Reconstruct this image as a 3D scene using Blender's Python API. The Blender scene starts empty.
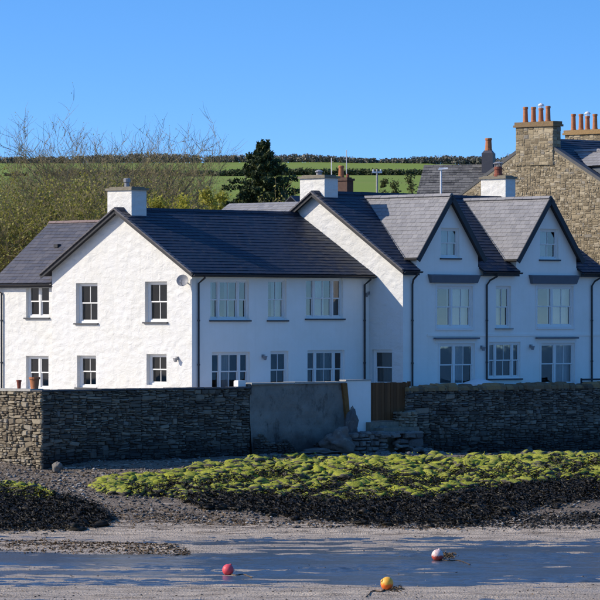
import bpy, bmesh, math, random
import numpy as np
from mathutils import Vector, Matrix, geometry

random.seed(7)
R = math.radians
S = bpy.context.scene
COL = S.collection

# ------------------------------------------------------------------ camera, sky, sun, exposure
F = 4160.0            # focal length in pixels of the 600 px photograph
HY = 320.0            # row of the horizon in the photograph
CZ = 6.0              # camera height
cam = bpy.data.cameras.new('camera')
camo = bpy.data.objects.new('camera', cam); COL.objects.link(camo)
camo.location = (0, 0, CZ); camo.rotation_euler = (R(90), 0, 0)
cam.sensor_width = 36; cam.lens = 36 * F / 600; cam.shift_y = (HY - 300) / 600
cam.clip_start = 1; cam.clip_end = 9000
S.camera = camo

SUN_EL, SUN_AZ = 31.0, 182.0     # azimuth: degrees counter-clockwise from +X
w = bpy.data.worlds.new('World'); S.world = w; w.use_nodes = True
nt = w.node_tree; nt.nodes.clear()
tc = nt.nodes.new('ShaderNodeTexCoord')
mp = nt.nodes.new('ShaderNodeVectorMath'); mp.operation = 'MULTIPLY_ADD'
mp.inputs[1].default_value = (1, 1, 4.0); mp.inputs[2].default_value = (0, 0, 0.14)
nm = nt.nodes.new('ShaderNodeVectorMath'); nm.operation = 'NORMALIZE'
sky = nt.nodes.new('ShaderNodeTexSky'); sky.sky_type = 'NISHITA'; sky.sun_disc = False
sky.sun_elevation = R(SUN_EL); sky.sun_rotation = R(90 - SUN_AZ)
sky.air_density = 1.0; sky.dust_density = 1.0; sky.ozone_density = 0.9
hs = nt.nodes.new('ShaderNodeHueSaturation'); hs.inputs['Hue'].default_value = .506
bg = nt.nodes.new('ShaderNodeBackground'); bg.inputs['Strength'].default_value = 0.15
wo = nt.nodes.new('ShaderNodeOutputWorld')
L = nt.links.new
L(tc.outputs['Generated'], mp.inputs[0]); L(mp.outputs[0], nm.inputs[0]); L(nm.outputs[0], sky.inputs['Vector'])
hs.inputs['Saturation'].default_value = 1.44; hs.inputs['Value'].default_value = .72      # the same over the whole sky
L(sky.outputs[0], hs.inputs['Color']); L(hs.outputs[0], bg.inputs['Color']); L(bg.outputs[0], wo.inputs['Surface'])

sl = bpy.data.lights.new('sun', 'SUN'); sl.energy = 2.0; sl.angle = R(0.5); sl.color = (1, 0.90, 0.75)
so = bpy.data.objects.new('sun', sl); COL.objects.link(so)
sd = Vector((math.cos(R(SUN_EL)) * math.cos(R(SUN_AZ)), math.cos(R(SUN_EL)) * math.sin(R(SUN_AZ)), math.sin(R(SUN_EL))))
so.rotation_euler = sd.to_track_quat('Z', 'Y').to_euler(); so.location = (-60, 100, 60)

S.view_settings.view_transform = 'Standard'; S.view_settings.look = 'None'
S.view_settings.exposure = 1.42; S.view_settings.gamma = 1.0
S.view_settings.use_curve_mapping = False
S.cycles.max_bounces = 6; S.cycles.transparent_max_bounces = 8
S.cycles.use_denoising = True

# ------------------------------------------------------------------ materials
class NT:
    def __init__(s, name):
        s.m = bpy.data.materials.new(name); s.m.use_nodes = True
        s.t = s.m.node_tree; s.t.nodes.clear()
        s.out = s.n('ShaderNodeOutputMaterial')
        g = s.n('ShaderNodeNewGeometry'); s.pos = g.outputs['Position']; s.nrm = g.outputs['Normal']; s.isl = g.outputs['Random Per Island']
    def n(s, t, **k):
        x = s.t.nodes.new(t)
        for a, b in k.items(): setattr(x, a, b)
        return x
    def l(s, a, b): s.t.links.new(a, b)
    def setin(s, node, key, v):
        i = node.inputs[key]
        if hasattr(v, 'is_output'): s.l(v, i)
        elif isinstance(v, (tuple, list)) and len(v) == 3 and i.type == 'RGBA': i.default_value = (*v, 1)
        else: i.default_value = v
    def math(s, op, a, b=0.0, clamp=False):
        x = s.n('ShaderNodeMath', operation=op); x.use_clamp = clamp
        s.setin(x, 0, a); s.setin(x, 1, b); return x.outputs[0]
    def vec(s, scale, v=None):
        x = s.n('ShaderNodeVectorMath', operation='MULTIPLY'); s.l(v or s.pos, x.inputs[0]); x.inputs[1].default_value = scale; return x.outputs[0]
    def noise(s, scale=5, detail=4, rough=.55, stretch=(1, 1, 1), v=None, dist=0):
        x = s.n('ShaderNodeTexNoise'); s.l(s.vec(stretch, v), x.inputs['Vector'])
        x.inputs['Scale'].default_value = scale; x.inputs['Detail'].default_value = detail; x.inputs['Roughness'].default_value = rough
        x.inputs['Distortion'].default_value = dist
        return x.outputs['Fac']
    def voro(s, scale, stretch=(1, 1, 1), feature='F1', out='Distance', rnd=1):
        x = s.n('ShaderNodeTexVoronoi', feature=feature); s.l(s.vec(stretch), x.inputs['Vector'])
        x.inputs['Scale'].default_value = scale; x.inputs['Randomness'].default_value = rnd
        return x.outputs[out]
    def ramp(s, f, stops, interp='LINEAR'):
        x = s.n('ShaderNodeValToRGB'); s.l(f, x.inputs[0]); x.color_ramp.interpolation = interp
        e = x.color_ramp.elements
        while len(e) < len(stops): e.new(0.5)
        for i, (p, c) in enumerate(stops):
            e[i].position = p; e[i].color = (*c, 1) if isinstance(c, (tuple, list)) else (c, c, c, 1)
        return x.outputs[0]
    def mix(s, f, a, b, mode='MIX'):
        x = s.n('ShaderNodeMix', data_type='RGBA', blend_type=mode)
        s.setin(x, 0, f); s.setin(x, 6, a); s.setin(x, 7, b); return x.outputs[2]
    def rand(s):
        o = s.n('ShaderNodeObjectInfo')
        return s.math('FRACT', s.math('ADD', s.math('MULTIPLY', o.outputs['Random'], 7.31), s.isl))
    def bump(s, h, strength=.5, dist=.02, normal=None):
        x = s.n('ShaderNodeBump'); s.l(h, x.inputs['Height']); x.inputs['Strength'].default_value = strength; x.inputs['Distance'].default_value = dist
        if normal is not None: s.l(normal, x.inputs['Normal'])
        return x.outputs[0]
    def pr(s, color, rough=.7, spec=.4, normal=None, **k):
        x = s.n('ShaderNodeBsdfPrincipled')
        s.setin(x, 'Base Color', color); s.setin(x, 'Roughness', rough); s.setin(x, 'Specular IOR Level', spec)
        if normal is not None: s.l(normal, x.inputs['Normal'])
        for a, b in k.items(): s.setin(x, a.replace('_', ' '), b)
        s.l(x.outputs[0], s.out.inputs['Surface']); s.p = x
        return s

def simple(name, c, rough=.6, spec=.4, var=.25, scale=6, bump=.2, bscale=40, bdist=.004, rnd=0):
    m = NT(name)
    n = m.noise(scale, 5)
    col = m.mix(n, tuple(x * (1 - var) for x in c), tuple(min(1, x * (1 + var)) for x in c))
    if rnd: col = m.mix(1, col, m.ramp(m.rand(), [(0, 1 - rnd), (1, 1 + rnd)]), 'MULTIPLY')
    m.pr(col, rough, spec, m.bump(m.noise(bscale, 3), bump, bdist))
    return m.m

MT = {}
def limewash(name, base, relief, s1, dist, streak=.35):
    m = NT(name)
    lumps = m.voro(s1, (1, 1, 1.7), 'SMOOTH_F1')
    n1 = m.noise(s1 * 1.3, 5, .6, (1, 1, 1.6), dist=.6); n2 = m.noise(26, 4, .65)
    h = m.math('ADD', m.math('MULTIPLY', m.math('SUBTRACT', 1, lumps), .8), m.math('ADD', m.math('MULTIPLY', n1, .9), m.math('MULTIPLY', n2, .22)))
    d = m.noise(.7, 6, .65); st = m.noise(1.1, 4, .6, (5, 5, .35))
    col = m.mix(m.ramp(d, [(.35, 0), (.75, 1)]), base, tuple(b * k for b, k in zip(base, (.93, .92, .88))))
    col = m.mix(m.ramp(st, [(.52, 0), (.8, streak)]), col, (.52, .51, .46))
    m.pr(col, .85, .25, m.bump(h, relief, dist))
    return m.m
MT['limewash'] = limewash('limewash_on_rubble', (.69, .685, .665), .85, 2.6, .055)
MT['render'] = limewash('smooth_white_render', (.87, .85, .80), .45, 3.5, .014, .12)
MT['frame'] = simple('white_window_paint', (.76, .75, .72), .45, .4, .05, 4, .1)
MT['black'] = simple('black_gutter_plastic', (.012, .012, .014), .4, .5, .3)
MT['barge'] = simple('dark_bargeboard', (.022, .024, .03), .55, .4, .3)
MT['sill'] = simple('slate_sill', (.055, .06, .07), .6, .4, .3)
MT['lead'] = simple('blue_grey_lead', (.10, .12, .15), .5, .4, .2, 3)
MT['interior'] = simple('dim_room', (.09, .085, .08), .9, .1, .3, 2)  # dark colour stands in for the dimness of the rooms
MT['curtain'] = simple('pale_curtain', (.55, .58, .62), .9, .1, .15, 3)
MT['blind'] = simple('grey_blind', (.22, .24, .24), .8, .1, .1)
MT['terracotta'] = simple('terracotta', (.42, .17, .08), .8, .2, .3, 9, .3)
MT['terra_dark'] = simple('dark_red_clay', (.22, .065, .04), .7, .3, .4, 8, .3)
MT['ridge_pink'] = simple('weathered_pink_ridge', (.2, .15, .14), .8, .2, .3)
MT['metal'] = simple('dull_metal', (.25, .25, .26), .45, .5, .3)
MT['white_metal'] = simple('white_painted_metal', (.7, .7, .7), .5, .4, .1)
MT['cap'] = simple('weathered_cap_stone', (.2, .18, .14), .85, .2, .45, 7, .5, 25, .02)
MT['brickdark'] = simple('dark_brick', (.09, .055, .045), .85, .2, .4, 9, .5)
MT['concrete'] = simple('pale_concrete', (.36, .35, .32), .9, .2, .3, 5, .5, 30, .01)
MT['mortar'] = simple('dark_mortar', (.035, .033, .032), .95, .1, .5, 8, .8, 30, .02)
MT['mortar_warm'] = simple('warm_mortar', (.25, .215, .155), .95, .1, .35, 8, .8, 30, .02)

def slate_mat(name, c, lo, hi, rough, lichen=None, warm=.0):
    m = NT(name)
    r = m.rand()
    col = m.mix(1, c, m.ramp(r, [(0, lo), (.5, (lo + hi) / 2), (1, hi)]), 'MULTIPLY')
    n = m.noise(3, 6, .7)
    col = m.mix(m.ramp(n, [(.3, 0), (.9, .5)]), col, tuple(x * 1.5 for x in c))
    if lichen: col = m.mix(m.ramp(m.noise(9, 5, .75), [(.52, 0), (.66, .8)]), col, lichen)
    m.pr(col, m.ramp(r, [(0, rough - .08), (1, rough + .1)]), .3, m.bump(m.noise(35, 4, .7, (1, 1, 1)), .35, .006))
    return m.m
MT['slate'] = slate_mat('new_dark_slate', (.018, .025, .042), .7, 1.35, .55)
MT['slate_grey'] = slate_mat('old_grey_slate', (.21, .205, .21), .85, 1.15, .55, (.27, .26, .245))
MT['slate_mid'] = slate_mat('mid_grey_slate', (.085, .082, .092), .8, 1.25, .5, (.12, .115, .11))
MT['slate_rough'] = slate_mat('mottled_old_slate', (.11, .105, .1), .45, 1.6, .7, (.25, .24, .2))

def stone_mat(name, stops, rough=.85, bump=.7, lichen=None, wet=None):
    m = NT(name)
    col = m.ramp(m.rand(), stops)
    col = m.mix(m.ramp(m.noise(14, 6, .75), [(.3, .0), (.8, .7)]), col, m.mix(.5, col, (.02, .02, .022)))
    if lichen: col = m.mix(m.ramp(m.noise(5, 6, .8), [(.56, 0), (.68, .75)]), col, lichen)
    if wet:      # tide-blackened foot of the wall: a stain with a height of its own
        z = m.n('ShaderNodeSeparateXYZ'); m.l(m.pos, z.inputs[0])
        k = m.math('ADD', z.outputs[2], m.math('MULTIPLY', m.noise(.8, 5, .65), 1.2))
        col = m.mix(m.ramp(m.math('MULTIPLY', k, .25), [(.42, .75), (.62, 0)]), col, wet)
    h = m.math('ADD', m.noise(12, 6, .7), m.math('MULTIPLY', m.noise(45, 4, .7), .4))
    m.pr(col, rough, .3, m.bump(h, bump, .03))
    return m.m
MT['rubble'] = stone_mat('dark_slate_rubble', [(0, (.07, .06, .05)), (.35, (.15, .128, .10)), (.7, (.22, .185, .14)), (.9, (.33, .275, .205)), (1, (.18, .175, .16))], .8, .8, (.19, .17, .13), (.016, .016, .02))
MT['rubble_lit'] = stone_mat('sunlit_lichened_rubble', [(0, (.15, .12, .085)), (.4, (.26, .215, .15)), (.8, (.38, .32, .225)), (1, (.29, .265, .225))], .85, .8, (.3, .26, .17))  # lighter copy of the wall rubble, sunlight put into its colours
MT['golden'] = stone_mat('golden_rubble', [(0, (.17, .135, .085)), (.35, (.29, .235, .15)), (.7, (.38, .31, .2)), (.9, (.47, .40, .28)), (1, (.23, .21, .18))], .9, .6)
MT['coping'] = stone_mat('lichen_coping', [(0, (.12, .09, .06)), (.5, (.24, .165, .09)), (1, (.34, .22, .10))], .9, .8, (.36, .22, .08))
MT['boulder'] = stone_mat('grey_boulder', [(0, (.11, .10, .095)), (1, (.24, .22, .19))], .85, .8, (.33, .30, .23))
MT['oldrender'] = None
m = NT('weathered_cement_render')
d = m.noise(.9, 7, .7); st = m.noise(1.1, 7, .75, (1.2, 1.2, .8))
col = m.mix(m.ramp(d, [(.3, 0), (.7, 1)]), (.17, .155, .135), (.29, .265, .225))
col = m.mix(m.ramp(st, [(.52, 0), (.66, .85)]), col, (.055, .05, .045))
z = m.n('ShaderNodeSeparateXYZ'); m.l(m.pos, z.inputs[0])
k = m.math('ADD', z.outputs[2], m.math('MULTIPLY', m.noise(.8, 5, .65), 1.2))
col = m.mix(m.ramp(m.math('MULTIPLY', k, .25), [(.45, .85), (.62, 0)]), col, (.02, .02, .024))
m.pr(col, .9, .2, m.bump(m.math('ADD', m.noise(3, 7, .75), m.math('MULTIPLY', m.noise(30, 4), .3)), .8, .05))
MT['oldrender'] = m.m

m = NT('window_glass')
fr = m.n('ShaderNodeFresnel'); fr.inputs['IOR'].default_value = 1.5
gl = m.n('ShaderNodeBsdfGlossy'); gl.inputs['Roughness'].default_value = .02
m.l(m.bump(m.noise(1.3, 2), .05, .02), gl.inputs['Normal'])
tr = m.n('ShaderNodeBsdfTransparent'); tr.inputs['Color'].default_value = (.86, .9, .9, 1)
mx = m.n('ShaderNodeMixShader'); m.l(m.math('MULTIPLY', fr.outputs[0], 2.4, True), mx.inputs[0])
m.l(tr.outputs[0], mx.inputs[1]); m.l(gl.outputs[0], mx.inputs[2]); m.l(mx.outputs[0], m.out.inputs['Surface'])
MT['glass'] = m.m

m = NT('brown_fence_wood')
g = m.noise(3, 6, .7, (9, 9, .5)); col = m.mix(g, (.07, .03, .011), (.19, .088, .035))
col = m.mix(1, col, m.ramp(m.rand(), [(0, .75), (1, 1.25)]), 'MULTIPLY')
m.pr(col, .75, .25, m.bump(g, .4, .01)); MT['wood'] = m.m

def leafmat(name, stops, trans=.35, rough=.6):
    m = NT(name)
    col = m.mix(1, m.ramp(m.rand(), stops), m.ramp(m.noise(.6, 3), [(.3, .8), (.7, 1.2)]), 'MULTIPLY')
    p = m.n('ShaderNodeBsdfPrincipled'); m.l(col, p.inputs['Base Color']); p.inputs['Roughness'].default_value = rough; p.inputs['Specular IOR Level'].default_value = .3
    t = m.n('ShaderNodeBsdfTranslucent'); m.l(col, t.inputs['Color'])
    x = m.n('ShaderNodeMixShader'); x.inputs[0].default_value = trans
    m.l(p.outputs[0], x.inputs[1]); m.l(t.outputs[0], x.inputs[2]); m.l(x.outputs[0], m.out.inputs['Surface'])
    return m.m
MT['bud'] = leafmat('spring_buds', [(0, (.16, .16, .03)), (.5, (.26, .25, .045)), (1, (.36, .33, .07))])
MT['willow'] = leafmat('fresh_yellow_green_leaves', [(0, (.20, .21, .03)), (.5, (.34, .33, .04)), (1, (.42, .38, .07))])
MT['needle'] = leafmat('dark_conifer_needles', [(0, (.02, .036, .015)), (.6, (.048, .075, .026)), (1, (.13, .145, .04))], .15)
MT['olive'] = leafmat('olive_green_leaves', [(0, (.05, .065, .02)), (1, (.13, .14, .04))])
MT['wood_far'] = leafmat('distant_woodland', [(0, (.08, .09, .07)), (.6, (.16, .155, .125)), (1, (.26, .23, .20))], .1)
MT['hedge'] = leafmat('hedge_leaves', [(0, (.03, .05, .018)), (1, (.09, .10, .04))], .15)
MT['bark'] = simple('lichened_bark', (.23, .19, .11), .9, .15, .5, 8, .5, 30, .01)

# algae on the upper faces of shore rocks
m = NT('gutweed_covered_rock')
nz = m.n('ShaderNodeSeparateXYZ'); m.l(m.nrm, nz.inputs[0])
k = m.math('ADD', nz.outputs[2], m.math('MULTIPLY', m.math('SUBTRACT', m.noise(3.2, 6, .7), .5), 1.5))
k = m.math('ADD', k, m.math('MULTIPLY', m.math('SUBTRACT', m.noise(.45, 3), .5), 1.6))
ys = m.n('ShaderNodeSeparateXYZ'); m.l(m.pos, ys.inputs[0])
k = m.math('SUBTRACT', k, m.ramp(m.math('MULTIPLY', ys.outputs[1], .005), [(.752, 0), (.80, .45)]))
alg = m.mix(m.noise(7, 5, .7), (.20, .23, .012), (.55, .54, .035))
alg = m.mix(m.ramp(m.noise(22, 5, .8), [(.42, 0), (.6, .75)]), alg, (.10, .13, .015))
alg = m.mix(m.ramp(m.rand(), [(0, 0), (1, .5)]), alg, (.28, .28, .06))
rock = m.mix(m.noise(9, 6, .75), (.03, .026, .022), (.16, .145, .12))
col = m.mix(m.ramp(k, [(.36, 0), (.52, 1)]), rock, alg)
m.pr(col, .75, .3, m.bump(m.math('ADD', m.noise(14, 6, .75), m.noise(5, 4)), .8, .05)); MT['algae'] = m.m
m = NT('gutweed')
m.pr(m.mix(m.ramp(m.rand(), [(0, 0), (1, 1)]), (.16, .19, .012), (.44, .43, .04)), .6, .3); MT['gutweed'] = m.m
m = NT('bladderwrack')
col = m.mix(m.ramp(m.rand(), [(0, 0), (1, 1)]), (.007, .006, .005), (.030, .024, .013))
m.pr(col, .55, .22); MT['wrack'] = m.m
m = NT('brown_weed')
col = m.mix(m.ramp(m.rand(), [(0, 0), (1, 1)]), (.05, .032, .018), (.15, .10, .05))
m.pr(col, .7, .3); MT['weedbrown'] = m.m
m = NT('pebble')
col = m.ramp(m.rand(), [(0, (.05, .047, .045)), (.5, (.13, .12, .11)), (.85, (.23, .205, .18)), (1, (.4, .38, .35))])
m.pr(col, .8, .3); MT['pebble'] = m.m

# ------------------------------------------------------------------ mesh helpers
class MB:
    def __init__(s): s.v = []; s.f = []
    def quad(s, *p):
        b = len(s.v); s.v += [tuple(q) for q in p]; s.f.append(tuple(range(b, b + len(p))))
    def hexa(s, p):     # 8 corner points: bottom ring 0-3, top ring 4-7
        b = len(s.v); s.v += [tuple(q) for q in p]
        for f in ((0, 3, 2, 1), (4, 5, 6, 7), (0, 1, 5, 4), (1, 2, 6, 5), (2, 3, 7, 6), (3, 0, 4, 7)): s.f.append(tuple(b + i for i in f))
    def box(s, x0, x1, y0, y1, z0, z1, mp=None):
        x0, x1 = min(x0, x1), max(x0, x1); y0, y1 = min(y0, y1), max(y0, y1); z0, z1 = min(z0, z1), max(z0, z1)
        p = [(x0, y0, z0), (x1, y0, z0), (x1, y1, z0), (x0, y1, z0), (x0, y0, z1), (x1, y0, z1), (x1, y1, z1), (x0, y1, z1)]
        s.hexa([mp(*q) for q in p] if mp else p)
    def beam(s, a, b, n1, w1, n2, w2):   # bar from a to b, half-widths w1 along n1 and w2 along n2
        a, b, n1, n2 = map(Vector, (a, b, n1, n2))
        s.hexa([a - n1 * w1 - n2 * w2, a + n1 * w1 - n2 * w2, a + n1 * w1 + n2 * w2, a - n1 * w1 + n2 * w2,
                b - n1 * w1 - n2 * w2, b + n1 * w1 - n2 * w2, b + n1 * w1 + n2 * w2, b - n1 * w1 + n2 * w2])
    def tube(s, pts, rad, n=8, cap=True):
        pts = [Vector(p) for p in pts]
        if not isinstance(rad, (list, tuple)): rad = [rad] * len(pts)
        b = len(s.v); up = Vector((0.13, .31, 1))
        for i, p in enumerate(pts):
            d = (pts[min(i + 1, len(pts) - 1)] - pts[max(i - 1, 0)]).normalized()
            x = d.cross(up)
            if x.length < .05: x = d.cross(Vector((1, 0, 0)))
            x.normalize(); y = d.cross(x)
            for k in range(n):
                a = 2 * math.pi * k / n; s.v.append(tuple(p + (x * math.cos(a) + y * math.sin(a)) * rad[i]))
        for i in range(len(pts) - 1):
            for k in range(n):
                s.f.append((b + i * n + k, b + i * n + (k + 1) % n, b + (i + 1) * n + (k + 1) % n, b + (i + 1) * n + k))
        if cap:
            s.f.append(tuple(b + k for k in range(n))[::-1]); e = b + (len(pts) - 1) * n; s.f.append(tuple(e + k for k in range(n)))
    def lathe(s, c, prof, n=16):       # prof: list of (r, z)
        b = len(s.v); c = Vector(c)
        for r, z in prof:
            for k in range(n):
                a = 2 * math.pi * k / n; s.v.append((c.x + r * math.cos(a), c.y + r * math.sin(a), c.z + z))
        for i in range(len(prof) - 1):
            for k in range(n):
                s.f.append((b + i * n + k, b + i * n + (k + 1) % n, b + (i + 1) * n + (k + 1) % n, b + (i + 1) * n + k))
        s.f.append(tuple(b + k for k in range(n))[::-1]); e = b + (len(prof) - 1) * n; s.f.append(tuple(e + k for k in range(n)))
    def mesh(s, name, smooth=False):
        me = bpy.data.meshes.new(name); me.from_pydata(s.v, [], s.f); me.update()
        if smooth: me.polygons.foreach_set('use_smooth', [True] * len(me.polygons))
        return me
    def build(s, name, m, parent=None, loc=(0, 0, 0), smooth=False, kind=None):
        if parent is not None and parent.get('z0') is not None:
            z = parent['z0']; s.v = [(a, b, c - z) for a, b, c in s.v]
        me = s.mesh(name, smooth); me.materials.append(m)
        o = bpy.data.objects.new(name, me); COL.objects.link(o); o.location = loc
        if parent is not None: o.parent = parent
        if kind: o['kind'] = kind
        return o

def tag(o, label, cat, group=None):
    o['label'] = label; o['category'] = cat
    if group: o['group'] = group
    return o
def thing(name, label, cat, loc=(0, 0, 0), rz=0, group=None, frame=False):
    o = bpy.data.objects.new(name, None); COL.objects.link(o); o.empty_display_size = .3
    o.location = loc; o.rotation_euler = (0, 0, rz)
    if frame: o['z0'] = loc[2]
    return tag(o, label, cat, group)
def copy_tree(o, parent=None):
    c = o.copy(); COL.objects.link(c); c.parent = parent
    for ch in o.children: copy_tree(ch, c)
    return c
def np_obj(name, verts, faces, m, parent=None, smooth=False, kind=None):
    me = bpy.data.meshes.new(name)
    verts = np.asarray(verts, dtype=np.float32); faces = np.asarray(faces, dtype=np.int32)
    nf, k = faces.shape
    me.vertices.add(len(verts)); me.vertices.foreach_set('co', verts.ravel())
    me.loops.add(nf * k); me.loops.foreach_set('vertex_index', faces.ravel())
    me.polygons.add(nf); me.polygons.foreach_set('loop_start', np.arange(0, nf * k, k, dtype=np.int32))
    me.polygons.foreach_set('loop_total', np.full(nf, k, dtype=np.int32))
    if smooth: me.polygons.foreach_set('use_smooth', np.ones(nf, dtype=bool))
    me.update(calc_edges=True); me.validate(); me.materials.append(m)
    o = bpy.data.objects.new(name, me); COL.objects.link(o)
    if parent is not None: o.parent = parent
    if kind: o['kind'] = kind
    return o

def vnoise(x, y, seed=0):
    xi = np.floor(x).astype(np.int64); yi = np.floor(y).astype(np.int64); fx = x - xi; fy = y - yi
    fx = fx * fx * (3 - 2 * fx); fy = fy * fy * (3 - 2 * fy)
    def h(a, b):
        n = (a * 374761393 + b * 668265263 + seed * 1442695041) & 0xffffffff
        n = ((n ^ (n >> 13)) * 1274126177) & 0xffffffff
        return ((n ^ (n >> 16)) & 0xffff) / 65535.0
    return (h(xi, yi) * (1 - fx) + h(xi + 1, yi) * fx) * (1 - fy) + (h(xi, yi + 1) * (1 - fx) + h(xi + 1, yi + 1) * fx) * fy
def fbm(x, y, oct=4, seed=0):
    x = np.asarray(x, dtype=float); y = np.asarray(y, dtype=float); r = 0; a = .5; t = 0
    for i in range(oct): r = r + a * vnoise(x, y, seed + i * 17); t += a; x = x * 2.03 + 5.1; y = y * 2.03 + 1.7; a *= .5
    return r / t

# ------------------------------------------------------------------ frames: photograph pixels to plan positions
C45 = math.sqrt(.5)
class Frame:            # local x along the fronts (to the right and away), local y along the gable ends (back and to the left)
    def __init__(s, X, Y): s.X, s.Y = X, Y
    def w(s, x, y): return s.X + (x - y) * C45, s.Y + (x + y) * C45
    def fx(s, px, y=0):   # local x of the point of the line y = const that shows in column px
        k = (px - 300) / F; X0, Y0 = s.w(0, y); return (k * Y0 - X0) / (C45 - k * C45)
    def gy(s, px, x=0):
        k = (px - 300) / F; X0, Y0 = s.w(x, 0); return (X0 - k * Y0) / (C45 + k * C45)
    def pz(s, py, x, y): return CZ + (HY - py) / F * s.w(x, y)[1]
    def sub(s, x, y): return Frame(*s.w(x, y))

FA = Frame((192 - 300) / F * 160, 160.0)
LA = FA.fx(369); WA = FA.gy(52)
yB = FA.gy(403, LA)
FB = FA.sub(LA, yB)
TERR = 2.2
WALL_OFF = -4.6                      # sea wall line, local y in frame A
# ------------------------------------------------------------------ terrain
xc = FA.fx(42, WALL_OFF); XC, YC = FA.w(xc, WALL_OFF)    # outer corner of the sea wall
def wallY(X): return YC + np.minimum(np.abs(X - XC), 40) - np.clip((-70 - X) / 90, 0, 1) * 130 + np.clip((X - 45) / 80, 0, 1) * 260  # left term swings the shore forward to carry the added, unseen headland
def prof(Y):
    return np.interp(Y, [20, 70, 96, 104, 108, 112.5, 114.5, 126, 134, 137.5, 140, 143, 146, 150, 156, 165, 180], [-5, -3.2, -1.7, -1.22, -1.10, -1.14, -1.21, -1.22, -1.17, -1.08, -.72, -.2, .35, .90, .88, .72, .66])
WATER = -1.17
def beach_z(X, Y):
    X = np.asarray(X, dtype=float); Y = np.asarray(Y, dtype=float)
    z = prof(Y)
    near = np.clip((142 - Y) / 6, 0, 1)
    z = z + near * ((fbm(X * .11 + Y * .05, Y * .55, 4, 3) - .5) * .16 + (fbm(X * .5, Y * 2.1, 3, 33) - .5) * .15)
    z = z + (1 - near) * (fbm(X * .3, Y * .3, 4, 9) - .5) * .16
    z = z + (fbm(X * 2.2, Y * 2.2, 3, 21) - .5) * .035
    z = z - np.clip((X - 32) / 30, 0, 1) * 4
    # long weed bar lying in the channel on the left
    z = z + .16 * np.exp(-((Y - (131 - (X + 8) * .35)) / 1.5) ** 2) * np.clip((-1.0 - X) / 3, 0, 1)
    return z
_YS = np.linspace(106, 172, 2600); _PP = -(HY + F * (CZ - prof(_YS)) / _YS); _PP = np.maximum.accumulate(_PP)
def ypix_to_Y(py): return float(np.interp(-py, _PP, _YS))
_TX = np.arange(-22, 22.05, .1); _TY = np.arange(100, 172.05, .1); _TZ = beach_z(*np.meshgrid(_TX, _TY))
def bz(X, Y):
    i = min(max((X + 22) / .1, 0), len(_TX) - 2); j = min(max((Y - 100) / .1, 0), len(_TY) - 2); a = int(i); b = int(j); f = i - a; g = j - b
    return float((_TZ[b, a] * (1 - f) + _TZ[b, a + 1] * f) * (1 - g) + (_TZ[b + 1, a] * (1 - f) + _TZ[b + 1, a + 1] * f) * g)
def axis(lo, hi, step, far, g=1.35):
    a = list(np.arange(lo, hi + 1e-6, step)); d = step
    while a[-1] < far: d *= g; a.append(a[-1] + d)
    d = step
    while a[0] > -far: d *= g; a.insert(0, a[0] - d)
    return np.array(a)
def grid(name, X, Y, Z, m, smooth=True):
    ny, nx = X.shape
    v = np.stack([X.ravel(), Y.ravel(), Z.ravel()], 1)
    i = (np.arange(ny - 1)[:, None] * nx + np.arange(nx - 1)[None]).ravel()
    f = np.stack([i, i + 1, i + nx + 1, i + nx], 1)
    o = np_obj(name, v, f, m, smooth=smooth); o['kind'] = 'structure'; return o

m = NT('beach_sand_and_shingle')
xy = m.n('ShaderNodeSeparateXYZ'); m.l(m.pos, xy.inputs[0])
n1 = m.noise(.35, 6, .65, (1, 2.2, 1)); n2 = m.noise(11, 5, .75); n3 = m.noise(1.5, 6, .75, (.55, 2.6, 1))
sand = m.mix(n1, (.38, .31, .235), (.52, .43, .335))
speck = m.ramp(m.voro(16), [(.12, .55), (.45, 1.15)])
sand = m.mix(1, sand, speck, 'MULTIPLY')
dark = m.mix(n2, (.05, .038, .028), (.20, .155, .115))
up = m.ramp(m.math('ADD', m.math('MULTIPLY', xy.outputs[2], .5), .6), [(.12, 0), (.32, .13)])
col = m.mix(m.ramp(m.math('ADD', n3, up), [(.46, 0), (.60, .92)]), sand, dark)
# wet, darker sand low on the shore
wet = m.ramp(m.math('ADD', m.math('MULTIPLY', xy.outputs[2], 1.0), 1.5), [(.30, 1), (.45, 0)])
col = m.mix(wet, col, m.mix(.35, sand, (.10, .085, .07)))
ro = m.mix(wet, (.9, .9, .9), m.ramp(n3, [(.38, .24), (.6, .7)]))
m.pr(col, ro, .34, m.bump(m.math('ADD', n2, m.math('MULTIPLY', m.voro(16), .6)), .9, .04)); MT['beach'] = m.m

X1 = axis(-16, 16, .11, 900); Y1 = np.concatenate([np.linspace(10, 100, 12), np.arange(104, 158, .15), np.arange(158.5, 215, 1.5)])
gx, gy_ = np.meshgrid(X1, Y1); gz = beach_z(gx, gy_)
gz = np.where(gy_ > wallY(gx) + .6, np.minimum(gz, .3), gz)
grid('beach', gx, gy_, gz, MT['beach'])

m = NT('shallow_water')
m.pr((.05, .07, .10), .2, .5, m.bump(m.noise(14, 3, .6, (.6, 1.3, 1)), .5, .02), IOR=1.33); MT['water'] = m.m
WX = axis(-13, 13, .085, 900, 1.6); WY = np.concatenate([[-60, 0, 60, 100, 108], np.arange(111, 140, .085), [141, 143, 146, 170, 260, 600]])
wx, wy = np.meshgrid(WX, WY)
calm = np.clip((fbm(wx * .12, wy * .3, 3, 61) - .3) * 3, .15, 1)
wz = WATER - np.where((wy > 140.5) & (wx < 30), 3.0, 0) + calm * ((fbm(wx * 1.1 + wy * .3, wy * 2.6, 3, 62) - .5) * .17 + (fbm(wx * 3.1, wy * 5.5, 2, 63) - .5) * .075)
grid('water', wx, wy, wz, MT['water'])

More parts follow.
